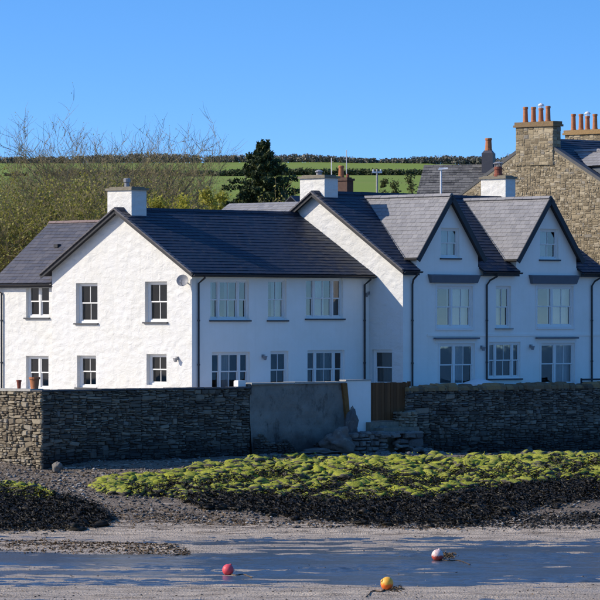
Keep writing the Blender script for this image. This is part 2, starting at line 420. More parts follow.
m = NT('grass_fields')
xy = m.n('ShaderNodeSeparateXYZ'); m.l(m.pos, xy.inputs[0])
gr = m.mix(m.noise(.012, 5, .6, (1, 1.6, 1)), (.13, .20, .025), (.22, .28, .05))
gr = m.mix(m.ramp(m.noise(.05, 6, .7, (.25, 1, 1)), [(.45, 0), (.7, .6)]), gr, (.22, .22, .06))
yard = m.mix(m.noise(3, 5), (.40, .36, .30), (.52, .47, .40))  # unseen yard, pale warm colour chosen to bounce light onto the fronts
col = m.mix(m.ramp(m.math('MULTIPLY', xy.outputs[1], .001), [(.195, 0), (.21, 1)]), yard, gr)
m.pr(col, .9, .15, m.bump(m.noise(.6, 5), .4, .3)); MT['field'] = m.m
XL = axis(-36, 36, 1.0, 3500, 1.25)
SY = np.concatenate([[0, .35, 1, 3, 6, 10, 16, 25, 40, 60], np.linspace(90, 1500, 60), [1600, 1800, 2200, 3000, 4500]])
lx, ls = np.meshgrid(XL, SY)
lY = wallY(lx) + .25 + ls
hill = 2.4 + np.interp(lY, [180, 240, 400, 700, 1100, 1480, 1600, 2000, 5000], [0, 0.3, 7.5, 22.0, 41.6, 60.0, 59.8, 40, 0])
hill = hill + (fbm(lx * .004, lY * .004, 3, 5) - .5) * np.clip((lY - 300) / 400, 0, 1) * 6 - .006 * np.abs(lx) * np.clip((lY - 300) / 900, 0, 1)
lz = np.maximum(TERR, hill) + np.clip((-85 - lx) / 120, 0, 1) ** 1.3 * 26 * np.clip((700 - lY) / 400, 0, 1)  # unseen headland on the left, added so the gable panes reflect dark
lz = np.where(ls < .1, .4, lz); lz = np.where((ls >= .1) & (ls < .5), TERR - .15, lz)
grid('ground', lx, lY, lz, MT['field'])
def land_z(X, Y):
    h = 2.4 + np.interp(Y, [180, 240, 400, 700, 1100, 1480, 1600, 2000, 5000], [0, 0.3, 7.5, 22.0, 41.6, 60.0, 59.8, 40, 0])
    h = h + (fbm(np.array([X * .004]), np.array([Y * .004]), 3, 5)[0] - .5) * min(max((Y - 300) / 400, 0), 1) * 6 - .006 * abs(X) * min(max((Y - 300) / 900, 0), 1)
    return max(TERR, float(h))

# ------------------------------------------------------------------ house parts
def front(y0=0):   # (a, b, c): a along the wall, b up, c outwards
    return lambda a, b, c: (a, y0 - c, b)
def gable(x0=0):   # seen from outside right is -y
    return lambda a, b, c: (x0 - c, a, b)

def wall_panel(mb, mp, outer, holes, reveal=.24):
    loops = [[Vector((a, b, 0)) for a, b in outer]] + [[Vector((a, b, 0)) for a, b in h] for h in holes]
    flat = [p for l in loops for p in l]
    base = len(mb.v); mb.v += [tuple(mp(p.x, p.y, 0)) for p in flat]
    for t in geometry.tessellate_polygon(loops): mb.f.append(tuple(base + i for i in t))
    for h in holes:
        for i in range(len(h)):
            (a0, b0), (a1, b1) = h[i], h[(i + 1) % len(h)]
            mb.quad(mp(a0, b0, 0), mp(a1, b1, 0), mp(a1, b1, -reveal), mp(a0, b0, -reveal))
def rect(r): return [(r[0], r[2]), (r[1], r[2]), (r[1], r[3]), (r[0], r[3])]

def window(house, mp, r, lights, sill='sill', recess=.12, curtain=None, style='sash', ext=.07, sillh=.06):
    """r = a0, a1, b0, b1 of the opening; lights = [(share of width, vertical bars)]"""
    a0, a1 = min(r[0], r[1]), max(r[0], r[1]); b0, b1 = r[2], r[3]
    mb = MB(); c0 = -recess; t = .075
    bx = lambda x0, x1, z0, z1, ca, cb: mb.box(x0, x1, z0, z1, ca, cb, lambda a, b, c: mp(a, b, c))
    bx(a0 + .001, a0 + t, b0 + .001, b1 - .001, c0 - .1, c0); bx(a1 - t, a1 - .001, b0 + .001, b1 - .001, c0 - .1, c0)
    bx(a0 + t, a1 - t, b1 - t, b1 - .001, c0 - .1, c0); bx(a0 + t, a1 - t, b0 + .001, b0 + t * 1.1, c0 - .1, c0)
    x = a0 + t; W = a1 - a0 - 2 * t - .10 * (len(lights) - 1); tot = sum(l[0] for l in lights)
    panes = []; zm = (b0 + b1) / 2
    for i, (sh, bars) in enumerate(lights):
        wl = W * sh / tot; xa, xb = x, x + wl; x = xb + .10
        if i < len(lights) - 1: bx(xb, xb + .10, b0 + t, b1 - t, c0 - .1, c0 + .004)
        zb, zt = b0 + t * 1.1, b1 - t
        rt = .045 if wl > .4 else .03
        for (za, zz, dc) in ((zm - .02, zt, -.02), (zb, zm + .02, -.055)):
            ca, cb = c0 + dc - .035, c0 + dc
            bx(xa + .001, xa + rt, za, zz, ca, cb); bx(xb - rt, xb - .001, za, zz, ca, cb)
            bx(xa + rt, xb - rt, za, za + .045, ca, cb); bx(xa + rt, xb - rt, zz - .045, zz, ca, cb)
            for k in range(bars):
                xm = xa + (xb - xa) * (k + 1) / (bars + 1); bx(xm - .0125, xm + .0125, za + .045, zz - .045, ca + .005, cb - .005)
            if style == 'casement':
                pass
            panes.append((xa + rt, xb - rt, za + .045, zz - .045, ca + .012))
    wo_ = mb.build('window', MT['frame'], house)
    z0 = house['z0']; sub = wo_; sub['z0'] = z0
    for (xa, xb, za, zz, c) in panes:
        q4 = [Vector(mp(*t_)) for t_ in ((xa, za, c), (xb, za, c), (xb, zz, c), (xa, zz, c))]
        if (q4[1] - q4[0]).cross(q4[2] - q4[0]).dot(Vector(mp(0, 0, 1)) - Vector(mp(0, 0, 0))) < 0: q4.reverse()
        p = MB(); p.quad(*q4); p.build('pane', MT['glass'], sub)
    if sill:
        s = MB(); s.box(a0 - ext, a1 + ext, b0 - sillh, b0 - .002, -.2, .085, lambda a, b, c: mp(a, b, c)); s.build('sill', MT[sill], sub)
    if curtain:
        for (s0, s1, mat) in curtain:
            q = MB(); n = 14; A = [a0 + (a1 - a0) * (s0 + (s1 - s0) * i / n) for i in range(n + 1)]
            for i in range(n):
                o0 = -recess - .24 - .03 * math.sin(i * 2.1); o1 = -recess - .24 - .03 * math.sin((i + 1) * 2.1)
                q.quad(mp(A[i], b0, o0), mp(A[i + 1], b0, o1), mp(A[i + 1], b1, o1), mp(A[i], b1, o0))
            q.build('curtain', MT[mat], sub)
    return wo_

def slates(name, parent, m, base, sdir, udir, length_at, slope, course=.22, width=.28, seed=1, thick=.014):
    """base: point at the eave; sdir along the courses; udir up the slope; length_at(h) -> [(s0, s1), ...] at slope height h"""
    rnd = random.Random(seed); mb = MB()
    base, sdir, udir = Vector(base), Vector(sdir), Vector(udir); nrm = sdir.cross(udir).normalized()
    if nrm.z < 0: nrm = -nrm
    nrow = int(math.ceil(slope / course)); course = slope / nrow
    for r in range(nrow):
        h0 = r * course; h1 = min(slope, h0 + course * 1.12)
        iv0 = length_at(h0 + 1e-4); iv1 = length_at(min(slope - 1e-4, h1))
        for (a0, a1), (t0, t1) in zip(iv0, iv1):
            if a1 - a0 < .02: continue
            n = max(1, int(round((a1 - a0) / width)))
            off = (.5 if r % 2 else 0) * width
            cuts = [a0] + [c for c in (a0 + off + k * width + rnd.uniform(-.012, .012) for k in range(0, n + 1)) if a0 + .05 < c < a1 - .05] + [a1]
            for c0, c1 in zip(cuts[:-1], cuts[1:]):
                g = .004; l0, l1 = c0 + g, c1 - g
                f = lambda s: t0 + (s - a0) / (a1 - a0) * (t1 - t0) if (abs(s - a0) < .02 or abs(s - a1) < .02) else min(max(s, t0), t1)
                k0, k1 = f(l0), f(l1)
                lift = thick * 2.1 + rnd.uniform(-.003, .005); dh = rnd.uniform(-.008, .008)
                P = lambda s, h, n_: base + sdir * s + udir * h + nrm * n_
                mb.hexa([P(l0, h0 + dh, lift - thick), P(l1, h0 + dh, lift - thick), P(k1, h1, .002), P(k0, h1, .002),
                         P(l0, h0 + dh, lift), P(l1, h0 + dh, lift), P(k1, h1, thick), P(k0, h1, thick)])
    return mb.build(name, m, parent, kind='stuff')

def roof_deck(name, parent, pts_list, m, th=.05):
    mb = MB()
    for pts in pts_list:
        pts = [Vector(p) for p in pts]; n = (pts[1] - pts[0]).cross(pts[-1] - pts[0]).normalized()
        if n.z < 0: n = -n
        lo = [p - n * th for p in pts]; hi = [p - n * .004 for p in pts]
        mb.quad(*hi); mb.quad(*lo[::-1])
        for i in range(len(pts)):
            j = (i + 1) % len(pts); mb.quad(lo[i], lo[j], hi[j], hi[i])
    return mb.build(name, m, parent)

def ridge_tiles(parent, a, b, m, r=.11, n=None, name='ridge_tile_row'):
    a, b = Vector(a), Vector(b); Lh = (b - a).length; n = n or max(1, int(Lh / .45)); d = (b - a).normalized(); side = d.cross(Vector((0, 0, 1))).normalized()
    mb = MB()
    for i in range(n):
        p, q = a + (b - a) * (i / n) + d * .006, a + (b - a) * ((i + 1) / n) - d * .006
        dz = random.uniform(-.006, .006); up = Vector((0, 0, 1)); pts = []
        for e in (p, q):
            for sx, sz in ((-1.35, -.75), (-.5, .25), (.5, .25), (1.35, -.75), (1.2, -.95), (0, .05), (-1.2, -.95)):
                pts.append(e + side * sx * r + up * (sz * r + dz))
        k = len(mb.v); mb.v += [tuple(x) for x in pts]
        for j in range(7): mb.f.append((k + j, k + (j + 1) % 7, k + 7 + (j + 1) % 7, k + 7 + j))
        mb.f.append(tuple(k + j for j in range(7))[::-1]); mb.f.append(tuple(k + 7 + j for j in range(7)))
    return mb.build(name, m, parent, kind='stuff')

def chimney(parent, x0, x1, y0, y1, zb, zt, mat='limewash', cap='cap', lip=.07, capt=.09):
    mb = MB(); mb.box(x0, x1, y0, y1, zb, zt); ch = mb.build('chimney', MT[mat], parent); ch['z0'] = parent['z0']
    c = MB(); c.box(x0 - lip, x1 + lip, y0 - lip, y1 + lip, zt, zt + capt); c.box(x0 + .05, x1 - .05, y0 + .05, y1 - .05, zt + capt, zt + capt + .05)
    c.build('cap', MT[cap], ch)
    return ch
def pot(ch, x, y, z, h, r=.11, mat='terracotta', cowl=None):
    b = MB(); b.lathe((x, y, z), [(r * 1.12, 0), (r * 1.1, .07), (r, .1), (r * .86, h - .1), (r * 1.02, h - .09), (r * 1.02, h - .02), (r * .9, h)], 12)
    b.build('chimney_pot', MT[mat], ch, smooth=False)
    if cowl:
        c = MB()
        for k in range(4):
            a = k * math.pi / 2 + .4; c.beam((x + r * .8 * math.cos(a), y + r * .8 * math.sin(a), z + h - .03), (x + r * .8 * math.cos(a), y + r * .8 * math.sin(a), z + h + .12), (1, 0, 0), .012, (0, 1, 0), .012)
        c.lathe((x, y, z + h + .1), [(r * 1.25, 0), (r * 1.2, .03), (r * .8, .08), (r * .2, .11)], 12); c.build('cowl', MT[cowl], ch)

def downpipe(parent, pts, r=.04):
    b = MB(); b.tube(pts, r, 8)
    P = [Vector(p) for p in pts]
    z = P[-1].z + .4
    while z < P[-2].z - .2:
        b.lathe((P[-1].x, P[-1].y, z), [(r * 1.35, 0), (r * 1.35, .06)], 8); z += 1.7
    b.build('downpipe', MT['black'], parent, smooth=False)
def gutter(parent, a, b_, name='gutter'):
    a, b_ = Vector(a), Vector(b_); d = (b_ - a).normalized(); s = d.cross(Vector((0, 0, 1))).normalized(); mb = MB()
    prof_ = [(math.cos(t) * .065, math.sin(t) * .065 - .01) for t in [math.pi + k * math.pi / 6 for k in range(7)]] + [(.055, -.005), (.03, -.045), (-.03, -.045), (-.055, -.005)]
    for e in (a, b_):
        for u_, v_ in prof_: mb.v.append(tuple(e + s * u_ + Vector((0, 0, v_))))
    n = len(prof_)
    for j in range(n): mb.f.append((j, (j + 1) % n, n + (j + 1) % n, n + j))
    mb.f.append(tuple(range(n))[::-1]); mb.f.append(tuple(range(n, 2 * n)))
    return mb.build(name, MT['black'], parent)
def wall_lamp(parent, mp, a, b):
    m_ = MB(); m_.box(a - .05, a + .05, b - .06, b + .06, .001, .03, mp); m_.box(a - .02, a + .02, b + .02, b + .05, .03, .14, mp)
    p = [mp(a + dx, b + dz, c) for dz, q in ((-.16, .035), (.0, .07)) for dx, c in ((-q, .14 - q), (q, .14 - q), (q, .14 + q), (-q, .14 + q))]
    m_.hexa(p); m_.build('wall_lamp', MT['metal'], parent)

# ------------------------------------------------------------------ house A: white house with its gable end to the sun
hA = thing('white_house', 'white limewashed slate-roofed house with a bright sunlit gable end, left of the gate', 'house', (FA.X, FA.Y, TERR), R(45), frame=True)
zeA = FA.pz(268, 0, 0); zrA = FA.pz(209, -.2, WA / 2)
tA = (zrA - zeA) / (WA / 2); B0 = TERR - .05
gp = lambda l, t, r_, b, x=0: (FA.gy(l, x), FA.gy(r_, x), FA.pz(b, x, FA.gy((l + r_) / 2, x)), FA.pz(t, x, FA.gy((l + r_) / 2, x)))
fp = lambda fr, l, t, r_, b, y=0: (fr.fx(l, y), fr.fx(r_, y), fr.pz(b, fr.fx((l + r_) / 2, y), y), fr.pz(t, fr.fx((l + r_) / 2, y), y))
gwin = [gp(76, 283, 97.5, 323), gp(145, 281.5, 167, 322), gp(77, 355.5, 96, 387.5), gp(146.5, 354, 166.5, 385)]
def norm(r): return (min(r[0], r[1]), max(r[0], r[1]), r[2], r[3])
gwin = [norm(r) for r in gwin]
mb = MB()
wall_panel(mb, gable(0), [(0, B0), (WA, B0), (WA, zeA), (WA / 2, zrA - .06), (0, zeA)], [rect(r) for r in gwin])
mb.build('gable_wall', MT['limewash'], hA)
fwin = [fp(FA, 210.5, 279.5, 249, 320), fp(FA, 268, 279, 286.5, 320), fp(FA, 306, 278, 343, 318.5), fp(FA, 212, 352, 250, 391), fp(FA, 270.5, 351, 288.5, 389), fp(FA, 307.5, 350, 344.5, 388)]
mb = MB(); wall_panel(mb, front(0), [(0, B0), (LA, B0), (LA, zeA), (0, zeA)], [rect(r) for r in fwin]); mb.build('front_wall', MT['render'], hA)
mb = MB(); mb.quad((0, WA, B0), (LA, WA, B0), (LA, WA, zeA), (0, WA, zeA)); mb.build('rear_wall', MT['render'], hA)
mb = MB(); mb.box(.9, LA - .3, .9, WA - .9, B0, zeA - .1); mb.build('dark_room_core', MT['interior'], hA)  # solid dark block added behind the windows so the rooms look dim
for r in gwin[:2] + gwin[2:3]: window(hA, gable(0), r, [(1, 1)], recess=.17)
window(hA, gable(0), gwin[3], [(1, 1)], sill=None, recess=.17)
window(hA, front(0), fwin[0], [(.5, 0), (1.25, 1), (.5, 0)], curtain=[(.0, .18, 'curtain'), (.5, .62, 'curtain')], recess=.09)
window(hA, front(0), fwin[1], [(1, 1)], curtain=[(.5, 1, 'curtain')], recess=.09)
window(hA, front(0), fwin[2], [(.5, 0), (1.25, 1), (.5, 0)], curtain=[(.3, .62, 'curtain'), (.8, 1, 'blind')], recess=.09)
window(hA, front(0), fwin[3], [(.5, 0), (1.25, 1), (.5, 0)], curtain=[(.4, .6, 'curtain')], recess=.09)
window(hA, front(0), fwin[4], [(1, 1)], recess=.09)
window(hA, front(0), fwin[5], [(.5, 0), (1.25, 1), (.5, 0)], curtain=[(.5, .8, 'blind')], recess=.09)
# roof
OV, OE = .30, .36
cs = 1 / math.sqrt(1 + tA * tA); udir = Vector((0, cs, tA * cs)); slopeA = (WA / 2 + OE) / cs
eaveF = Vector((-OV, -OE, zeA - OE * tA)); xR = LA - .02
roof_deck('roof', hA, [[(-OV, -OE, zeA - OE * tA), (xR, -OE, zeA - OE * tA), (xR, WA / 2, zrA), (-OV, WA / 2, zrA)],
                       [(-OV, WA + OE, zeA - OE * tA), (xR, WA + OE, zeA - OE * tA), (xR, WA / 2, zrA), (-OV, WA / 2, zrA)]], MT['barge'])
ext = .55      # the roof runs past the wall line to the corner of the taller house
slates('slates', hA, MT['slate'], eaveF, (1, 0, 0), udir, lambda h: [(0, xR + OV)], slopeA, .235, .3, 2)
slates('slates', hA, MT['slate'], (-OV, WA + OE, zeA - OE * tA), (1, 0, 0), (0, -cs, tA * cs), lambda h: [(0, xR + OV)], slopeA, .235, .3, 3)
# eave return in front of the taller house's gable
ridge_tiles(hA, (-OV, WA / 2, zrA + .05), (xR, WA / 2, zrA + .05), MT['slate'])
mb = MB()
for s_ in (1, -1):
    yy = lambda d: WA / 2 - s_ * d
    a = (-OV - .012, yy(WA / 2 + OE), zeA - OE * tA - .07); b2 = (-OV - .012, yy(0), zrA - .07)
    nn = Vector((0, -s_ * tA * cs, cs)).normalized() if s_ == 1 else Vector((0, tA * cs, cs)).normalized()
    mb.beam(a, b2, (1, 0, 0), .018, nn, .085)
mb.build('bargeboard', MT['barge'], hA)
mb = MB()                                # stepped slate verge along the gable
for s_ in (1, -1):
    n = 22
    for i in range(n):
        d0 = (WA / 2 + OE) * (1 - i / n); d1 = (WA / 2 + OE) * (1 - (i + 1) / n); z_ = lambda d: zrA - d * tA
        a = Vector((-OV - .02, WA / 2 - s_ * d0, z_(d0) + .02)); b2 = Vector((-OV - .02, WA / 2 - s_ * d1, z_(d1) + .01))
        mb.beam(a, b2, (1, 0, 0), .07, Vector((0, -s_ * tA * cs, cs)).normalized(), .028)
mb.build('verge_slates', MT['slate_mid'], hA, kind='stuff')
mb = MB(); mb.box(-OV + .02, LA - .01, -OE + .03, -OE + .06, zeA - OE * tA - .13, zeA - OE * tA - .03); mb.box(0, LA - .01, -OE + .06, -.002, zeA - OE * tA - .12, zeA - OE * tA - .10); mb.build('fascia', MT['barge'], hA)
gutter(hA, (-OV, -OE - .05, zeA - OE * tA - .03), (LA + .35 - .36, -OE - .05, zeA - OE * tA - .03))
gz_ = zeA - OE * tA - .06
for px in (197.5, 363.5):
    x = FA.fx(px); downpipe(hA, [(x, -OE - .05, gz_), (x, -OE - .04, gz_ - .12), (x, -.07, gz_ - .32), (x, -.07, B0)])
wall_lamp(hA, front(0), FA.fx(262.5), FA.pz(356, FA.fx(262), 0))
wall_lamp(hA, gable(0), FA.gy(178), FA.pz(358, 0, FA.gy(178)))
# chimney on the gable end
xk = .12; y1c = FA.gy(107.5, xk); y0c = FA.gy(131.5, xk); x1c = xk + .80
zt = FA.pz(190, xk, y0c)
ch = chimney(hA, xk, x1c, y0c, y1c, zrA - 1.0, zt)
b = MB(); cxk, cyk = (xk + x1c) / 2, (y0c + y1c) / 2
b.lathe((cxk, cyk, zt + .1), [(.10, 0), (.10, .22), (.14, .23), (.14, .36), (.12, .38)], 12); b.build('flue', MT['metal'], ch)
# rear wing (wall facing the same way as the gable, set back)
XW = .22; yw0, yw1 = WA, FA.gy(-22, XW)
zeW = FA.pz(279, XW, WA + 1); zrW = FA.pz(222, XW + 2.9, WA + 2)
dW = 3.0; tW = (zrW - zeW) / dW; cw = 1 / math.sqrt(1 + tW * tW)
wwin = [norm(gp(26, 285, 49, 317.5, XW)), norm(gp(26, 356, 48.5, 389, XW))]
ywl = FA.gy(-2, XW)
mb = MB(); wall_panel(mb, gable(XW), [(yw0 - .0, B0), (ywl, B0), (ywl, zeW), (yw0, zeW)], [rect(r) for r in wwin])
mb.quad((XW, ywl, B0), (XW + 2 * dW, ywl, B0), (XW + 2 * dW, ywl, zeW), (XW, ywl, zeW)); mb.quad((XW, ywl, zeW), (XW + 2 * dW, ywl, zeW), (XW + dW, ywl, zrW - .06))
mb.quad((XW + 2 * dW, WA, B0), (XW + 2 * dW, ywl, B0), (XW + 2 * dW, ywl, zeW), (XW + 2 * dW, WA, zeW))
mb.build('wing_wall', MT['limewash'], hA)
mb = MB(); mb.box(XW + .8, XW + dW + 2, WA + .4, ywl - .5, B0, zeW - .1); mb.build('dark_room_core', MT['interior'], hA)  # same added dark block behind the wing windows
for r in wwin: window(hA, gable(XW), r, [(1, 0), (1, 0)], recess=.13)
e0 = (XW - .22, WA - .03, zeW - .22 * tW); ye = ywl + .22
roof_deck('wing_roof', hA, [[(XW - .22, WA - .0, zeW - .22 * tW), (XW - .22, ye, zeW - .22 * tW), (XW + dW, ye, zrW), (XW + dW, WA / 2 + .8, zrW)],
                            [(XW + 2 * dW + .22, WA, zeW - .22 * tW), (XW + 2 * dW + .22, ye, zeW - .22 * tW), (XW + dW, ye, zrW), (XW + dW, WA / 2 + .8, zrW)]], MT['barge'])
sW = (dW + .22) / cw
slates('slates', hA, MT['slate_mid'], (XW - .22, WA - 2.4, zeW - .22 * tW), (0, 1, 0), (cw, 0, tW * cw), lambda h: [(2.4 - 2.1 * h / sW, ye - WA + 2.4)], sW, .225, .3, 5)
ridge_tiles(hA, (XW + dW, WA / 2 + 1.2, zrW + .05), (XW + dW, ye, zrW + .05), MT['ridge_pink'], .09)
mb = MB(); mb.box(XW - .2, XW - .17, WA, ye, zeW - .22 * tW - .17, zeW - .22 * tW - .03); mb.box(XW - .17, XW - .002, WA + .03, ye - .23, zeW - .22 * tW - .16, zeW - .22 * tW - .14); mb.build('fascia', MT['barge'], hA)
gutter(hA, (XW - .27, WA + .05, zeW - .22 * tW - .03), (XW - .27, ye, zeW - .22 * tW - .03))
yp = FA.gy(2.8, XW); downpipe(hA, [(XW - .27, yp + .25, zeW - .3), (XW - .25, yp + .2, zeW - .42), (XW - .07, yp, zeW - .55), (XW - .07, yp, B0)])
b = MB(); vx = XW + dW * .55; b.box(vx - .08, vx + .1, FA.gy(57, vx) - .12, FA.gy(57, vx) + .12, zeW + .55 * dW * tW - .0, zeW + .55 * dW * tW + .14); b.build('roof_vent', MT['barge'], hA)
# satellite dish
dish = MB(); dy, dz = FA.gy(183, -.25), FA.pz(280.5, 0, .5); cpt = Vector((-.28, dy, dz)); ax = Vector((-.8, -.5, .3)).normalized()
s1 = ax.cross(Vector((0, 0, 1))).normalized(); s2 = ax.cross(s1)
N = 18; b0 = len(dish.v)
for r_, d_ in ((.03, -.05), (.14, -.035), (.235, 0), (.235, .012), (.12, -.02), (.02, -.035)):
    for k in range(N): dish.v.append(tuple(cpt + ax * d_ + (s1 * math.cos(2 * math.pi * k / N) + s2 * math.sin(2 * math.pi * k / N)) * r_))
for i in range(5):
    for k in range(N): dish.f.append((i * N + k, i * N + (k + 1) % N, (i + 1) * N + (k + 1) % N, (i + 1) * N + k))
dish.beam(cpt + s2 * .2, cpt + ax * .26 + s2 * .12, s1, .012, ax.cross(s1), .012); dish.beam(cpt + ax * .24 + s2 * .1, cpt + ax * .32 + s2 * .13, s1, .03, s2, .03)
dish.beam((-.002, dy, dz - .1), cpt - ax * .04, (0, 1, 0), .02, (0, 0, 1), .02)
dish.build('satellite_dish', MT['metal'], hA)

# ------------------------------------------------------------------ house B: taller white house with two gabled dormers
hB = thing('white_house', 'taller white house with two pointed front dormers, right of the brown gate', 'house', (FB.X, FB.Y, TERR), R(45), frame=True)
LB = FB.fx(602); hbB = FB.gy(316.5)
zeB = FB.pz(266, 0, 0); zrB = FB.pz(192.5, -.2, hbB)
tB = (zrB - zeB) / hbB; WB = 2 * hbB
cB = 1 / math.sqrt(1 + tB * tB)
print('A', LA, WA, zeA, zrA, math.degrees(math.atan(tA)), 'B', LB, hbB, zeB, zrB, math.degrees(math.atan(tB)), 'yB', yB)
bgw = norm((FB.gy(372), FB.gy(392), FB.pz(385, 0, 1.6), FB.pz(349.5, 0, 1.6)))
mb = MB(); wall_panel(mb, gable(0), [(0, B0), (WB, B0), (WB, zeB), (hbB, zrB - .06), (0, zeB)], [rect(bgw)]); mb.build('gable_wall', MT['limewash'], hB)
window(hB, gable(0), bgw, [(1, 0)], curtain=[(0, 1, 'blind')], sill=None)
dorm = []
for (apx, apy, lpx, eapy) in ((452, 195, 418, 258.5), (551, 197.5, 518, 260)):
    xd = FB.fx(apx, -.25); zap = FB.pz(apy, xd, -.25); hd = xd - FB.fx(lpx, -.25); zde = FB.pz(eapy, xd, -.25)
    dorm.append((xd, zap, hd, zde))
outer = [(0, B0), (LB, B0), (LB, zeB)]
for xd, zap, hd, zde in reversed(dorm):
    hw = hd - .17; td = (zap - zde) / hd
    outer += [(xd + hw, zeB), (xd + hw, zde + .17 * td - .03), (xd, zap - .05), (xd - hw, zde + .17 * td - .03), (xd - hw, zeB)]
outer += [(0, zeB)]
bw = [fp(FB, 436.5, 286, 472.5, 328), fp(FB, 496, 286, 511, 328), fp(FB, 537, 286, 573, 327), fp(FB, 439.5, 343.5, 474.5, 386), fp(FB, 489, 342, 520.5, 378.5), fp(FB, 541, 342.5, 574.5, 385),
      fp(FB, 441, 228, 459.5, 258), fp(FB, 540, 229, 558.5, 259.5)]
mb = MB(); wall_panel(mb, front(0), outer, [rect(r) for r in bw]); mb.build('front_wall', MT['render'], hB)
mb = MB(); mb.quad((0, WB, B0), (LB, WB, B0), (LB, WB, zeB), (0, WB, zeB)); mb.quad((LB, 0, B0), (LB, WB, B0), (LB, WB, zeB), (LB, hbB, zrB - .06), (LB, 0, zeB)); mb.build('rear_wall', MT['render'], hB)
mb = MB(); mb.box(.9, LB - .3, .9, WB - .9, B0, zeB - .1)
for xd, zap, hd, zde in dorm: mb.box(xd - 1.0, xd + 1.0, .9, 2.0, zeB - .1, zde + .9)
mb.build('dark_room_core', MT['interior'], hB)  # added dark filler behind the windows and dormers
pair = [(.85, 0), (1.15, 1)]
window(hB, front(0), bw[0], pair, sill=None, recess=.05, curtain=[(.42, 1, 'curtain')])
window(hB, front(0), bw[1], [(1, 1)], recess=.09, curtain=[(0, .55, 'curtain')], sill='concrete')
window(hB, front(0), bw[2], pair, sill=None, recess=.05, curtain=[(.42, 1, 'curtain')])
window(hB, front(0), bw[3], pair, sill=None, recess=.05, curtain=[(.5, .8, 'curtain')])
window(hB, front(0), bw[4], [(.42, 0), (1.3, 1), (.42, 0)], recess=.06, curtain=[(0, .3, 'curtain')])
window(hB, front(0), bw[5], pair, sill=None, recess=.05, curtain=[(.5, 1, 'curtain')])
window(hB, front(0), bw[6], [(1, 1)], recess=.09, curtain=[(0, 1, 'curtain')])
window(hB, front(0), bw[7], [(1, 1)], recess=.09, curtain=[(0, .7, 'curtain')])
for (l, r_, t, b_) in ((427.5, 477, 275.5, 283), (528.5, 576, 276, 284)):        # lead hoods over the first-floor windows
    x0, x1 = FB.fx(l), FB.fx(r_); z1 = FB.pz(t, (x0 + x1) / 2, 0); z0_ = FB.pz(b_, (x0 + x1) / 2, 0); mb = MB()
    mb.hexa([(x0 + .12, -.16, z0_), (x1 - .12, -.16, z0_), (x1 - .12, -.002, z0_), (x0 + .12, -.002, z0_), (x0, -.22, z1), (x1, -.22, z1), (x1, -.002, z1 + .04), (x0, -.002, z1 + .04)])
    mb.build('window_hood', MT['lead'], hB)
for (l, r_, t) in ((433, 477, 337.5), (535, 576, 337)):
    x0, x1 = FB.fx(l), FB.fx(r_); z1 = FB.pz(t, (x0 + x1) / 2, 0); mb = MB(); mb.box(x0, x1, -.17, -.032, z1 - .07, z1); mb.build('window_hood', MT['lead'], hB)
    mb = MB(); mb.box(x0 + .12, x1 - .12, -.03, -.001, z1 - .24, z1 - .072); mb.build('surround', MT['render'], hB)
zs = FB.pz(335, 5, 0); mb = MB(); mb.box(FB.fx(427), LB - .002, -.03, -.001, zs - .05, zs + .05); mb.build('string_course', MT['render'], hB)
for r, lo in ((bw[0], 1), (bw[2], 1), (bw[3], 0), (bw[5], 0)):
    mb = MB(); a0, a1, b0_, b1_ = r; q = .09
    mb.box(a0 - q, a0 - .002, -.028, -.001, b0_ - (q if lo else 0), b1_ + q); mb.box(a1 + .002, a1 + q, -.028, -.001, b0_ - (q if lo else 0), b1_ + q); mb.box(a0 - .002, a1 + .002, -.028, -.001, b1_ + .002, b1_ + q)
    if lo: mb.box(a0 - .002, a1 + .002, -.05, -.001, b0_ - q, b0_ - .002)
    mb.build('surround', MT['frame'], hB)
# main roof
ovg = .26; eB = zeB - .28 * tB
stub = []
edges = [-ovg] + [e for xd, zap, hd, zde in dorm for e in (xd - hd + .12, xd + hd - .12)] + [LB + .1]
stubs = [(edges[i] + ovg, edges[i + 1] + ovg) for i in range(0, len(edges), 2)]
slB = (hbB + .28) / cB
decks = [[(a - ovg, -.28, eB), (b_ - ovg, -.28, eB), (b_ - ovg, .1, zeB + .1 * tB), (a - ovg, .1, zeB + .1 * tB)] for a, b_ in stubs]
decks += [[(-ovg, .1, zeB + .1 * tB), (LB + .1, .1, zeB + .1 * tB), (LB + .1, hbB, zrB), (-ovg, hbB, zrB)], [(-ovg, WB + .28, eB), (LB + .1, WB + .28, eB), (LB + .1, hbB, zrB), (-ovg, hbB, zrB)]]
roof_deck('roof', hB, decks, MT['barge'])
def mainB(h):
    y = -.28 + h * cB
    return stubs if y < .02 else [(0, LB + .1 + ovg)]
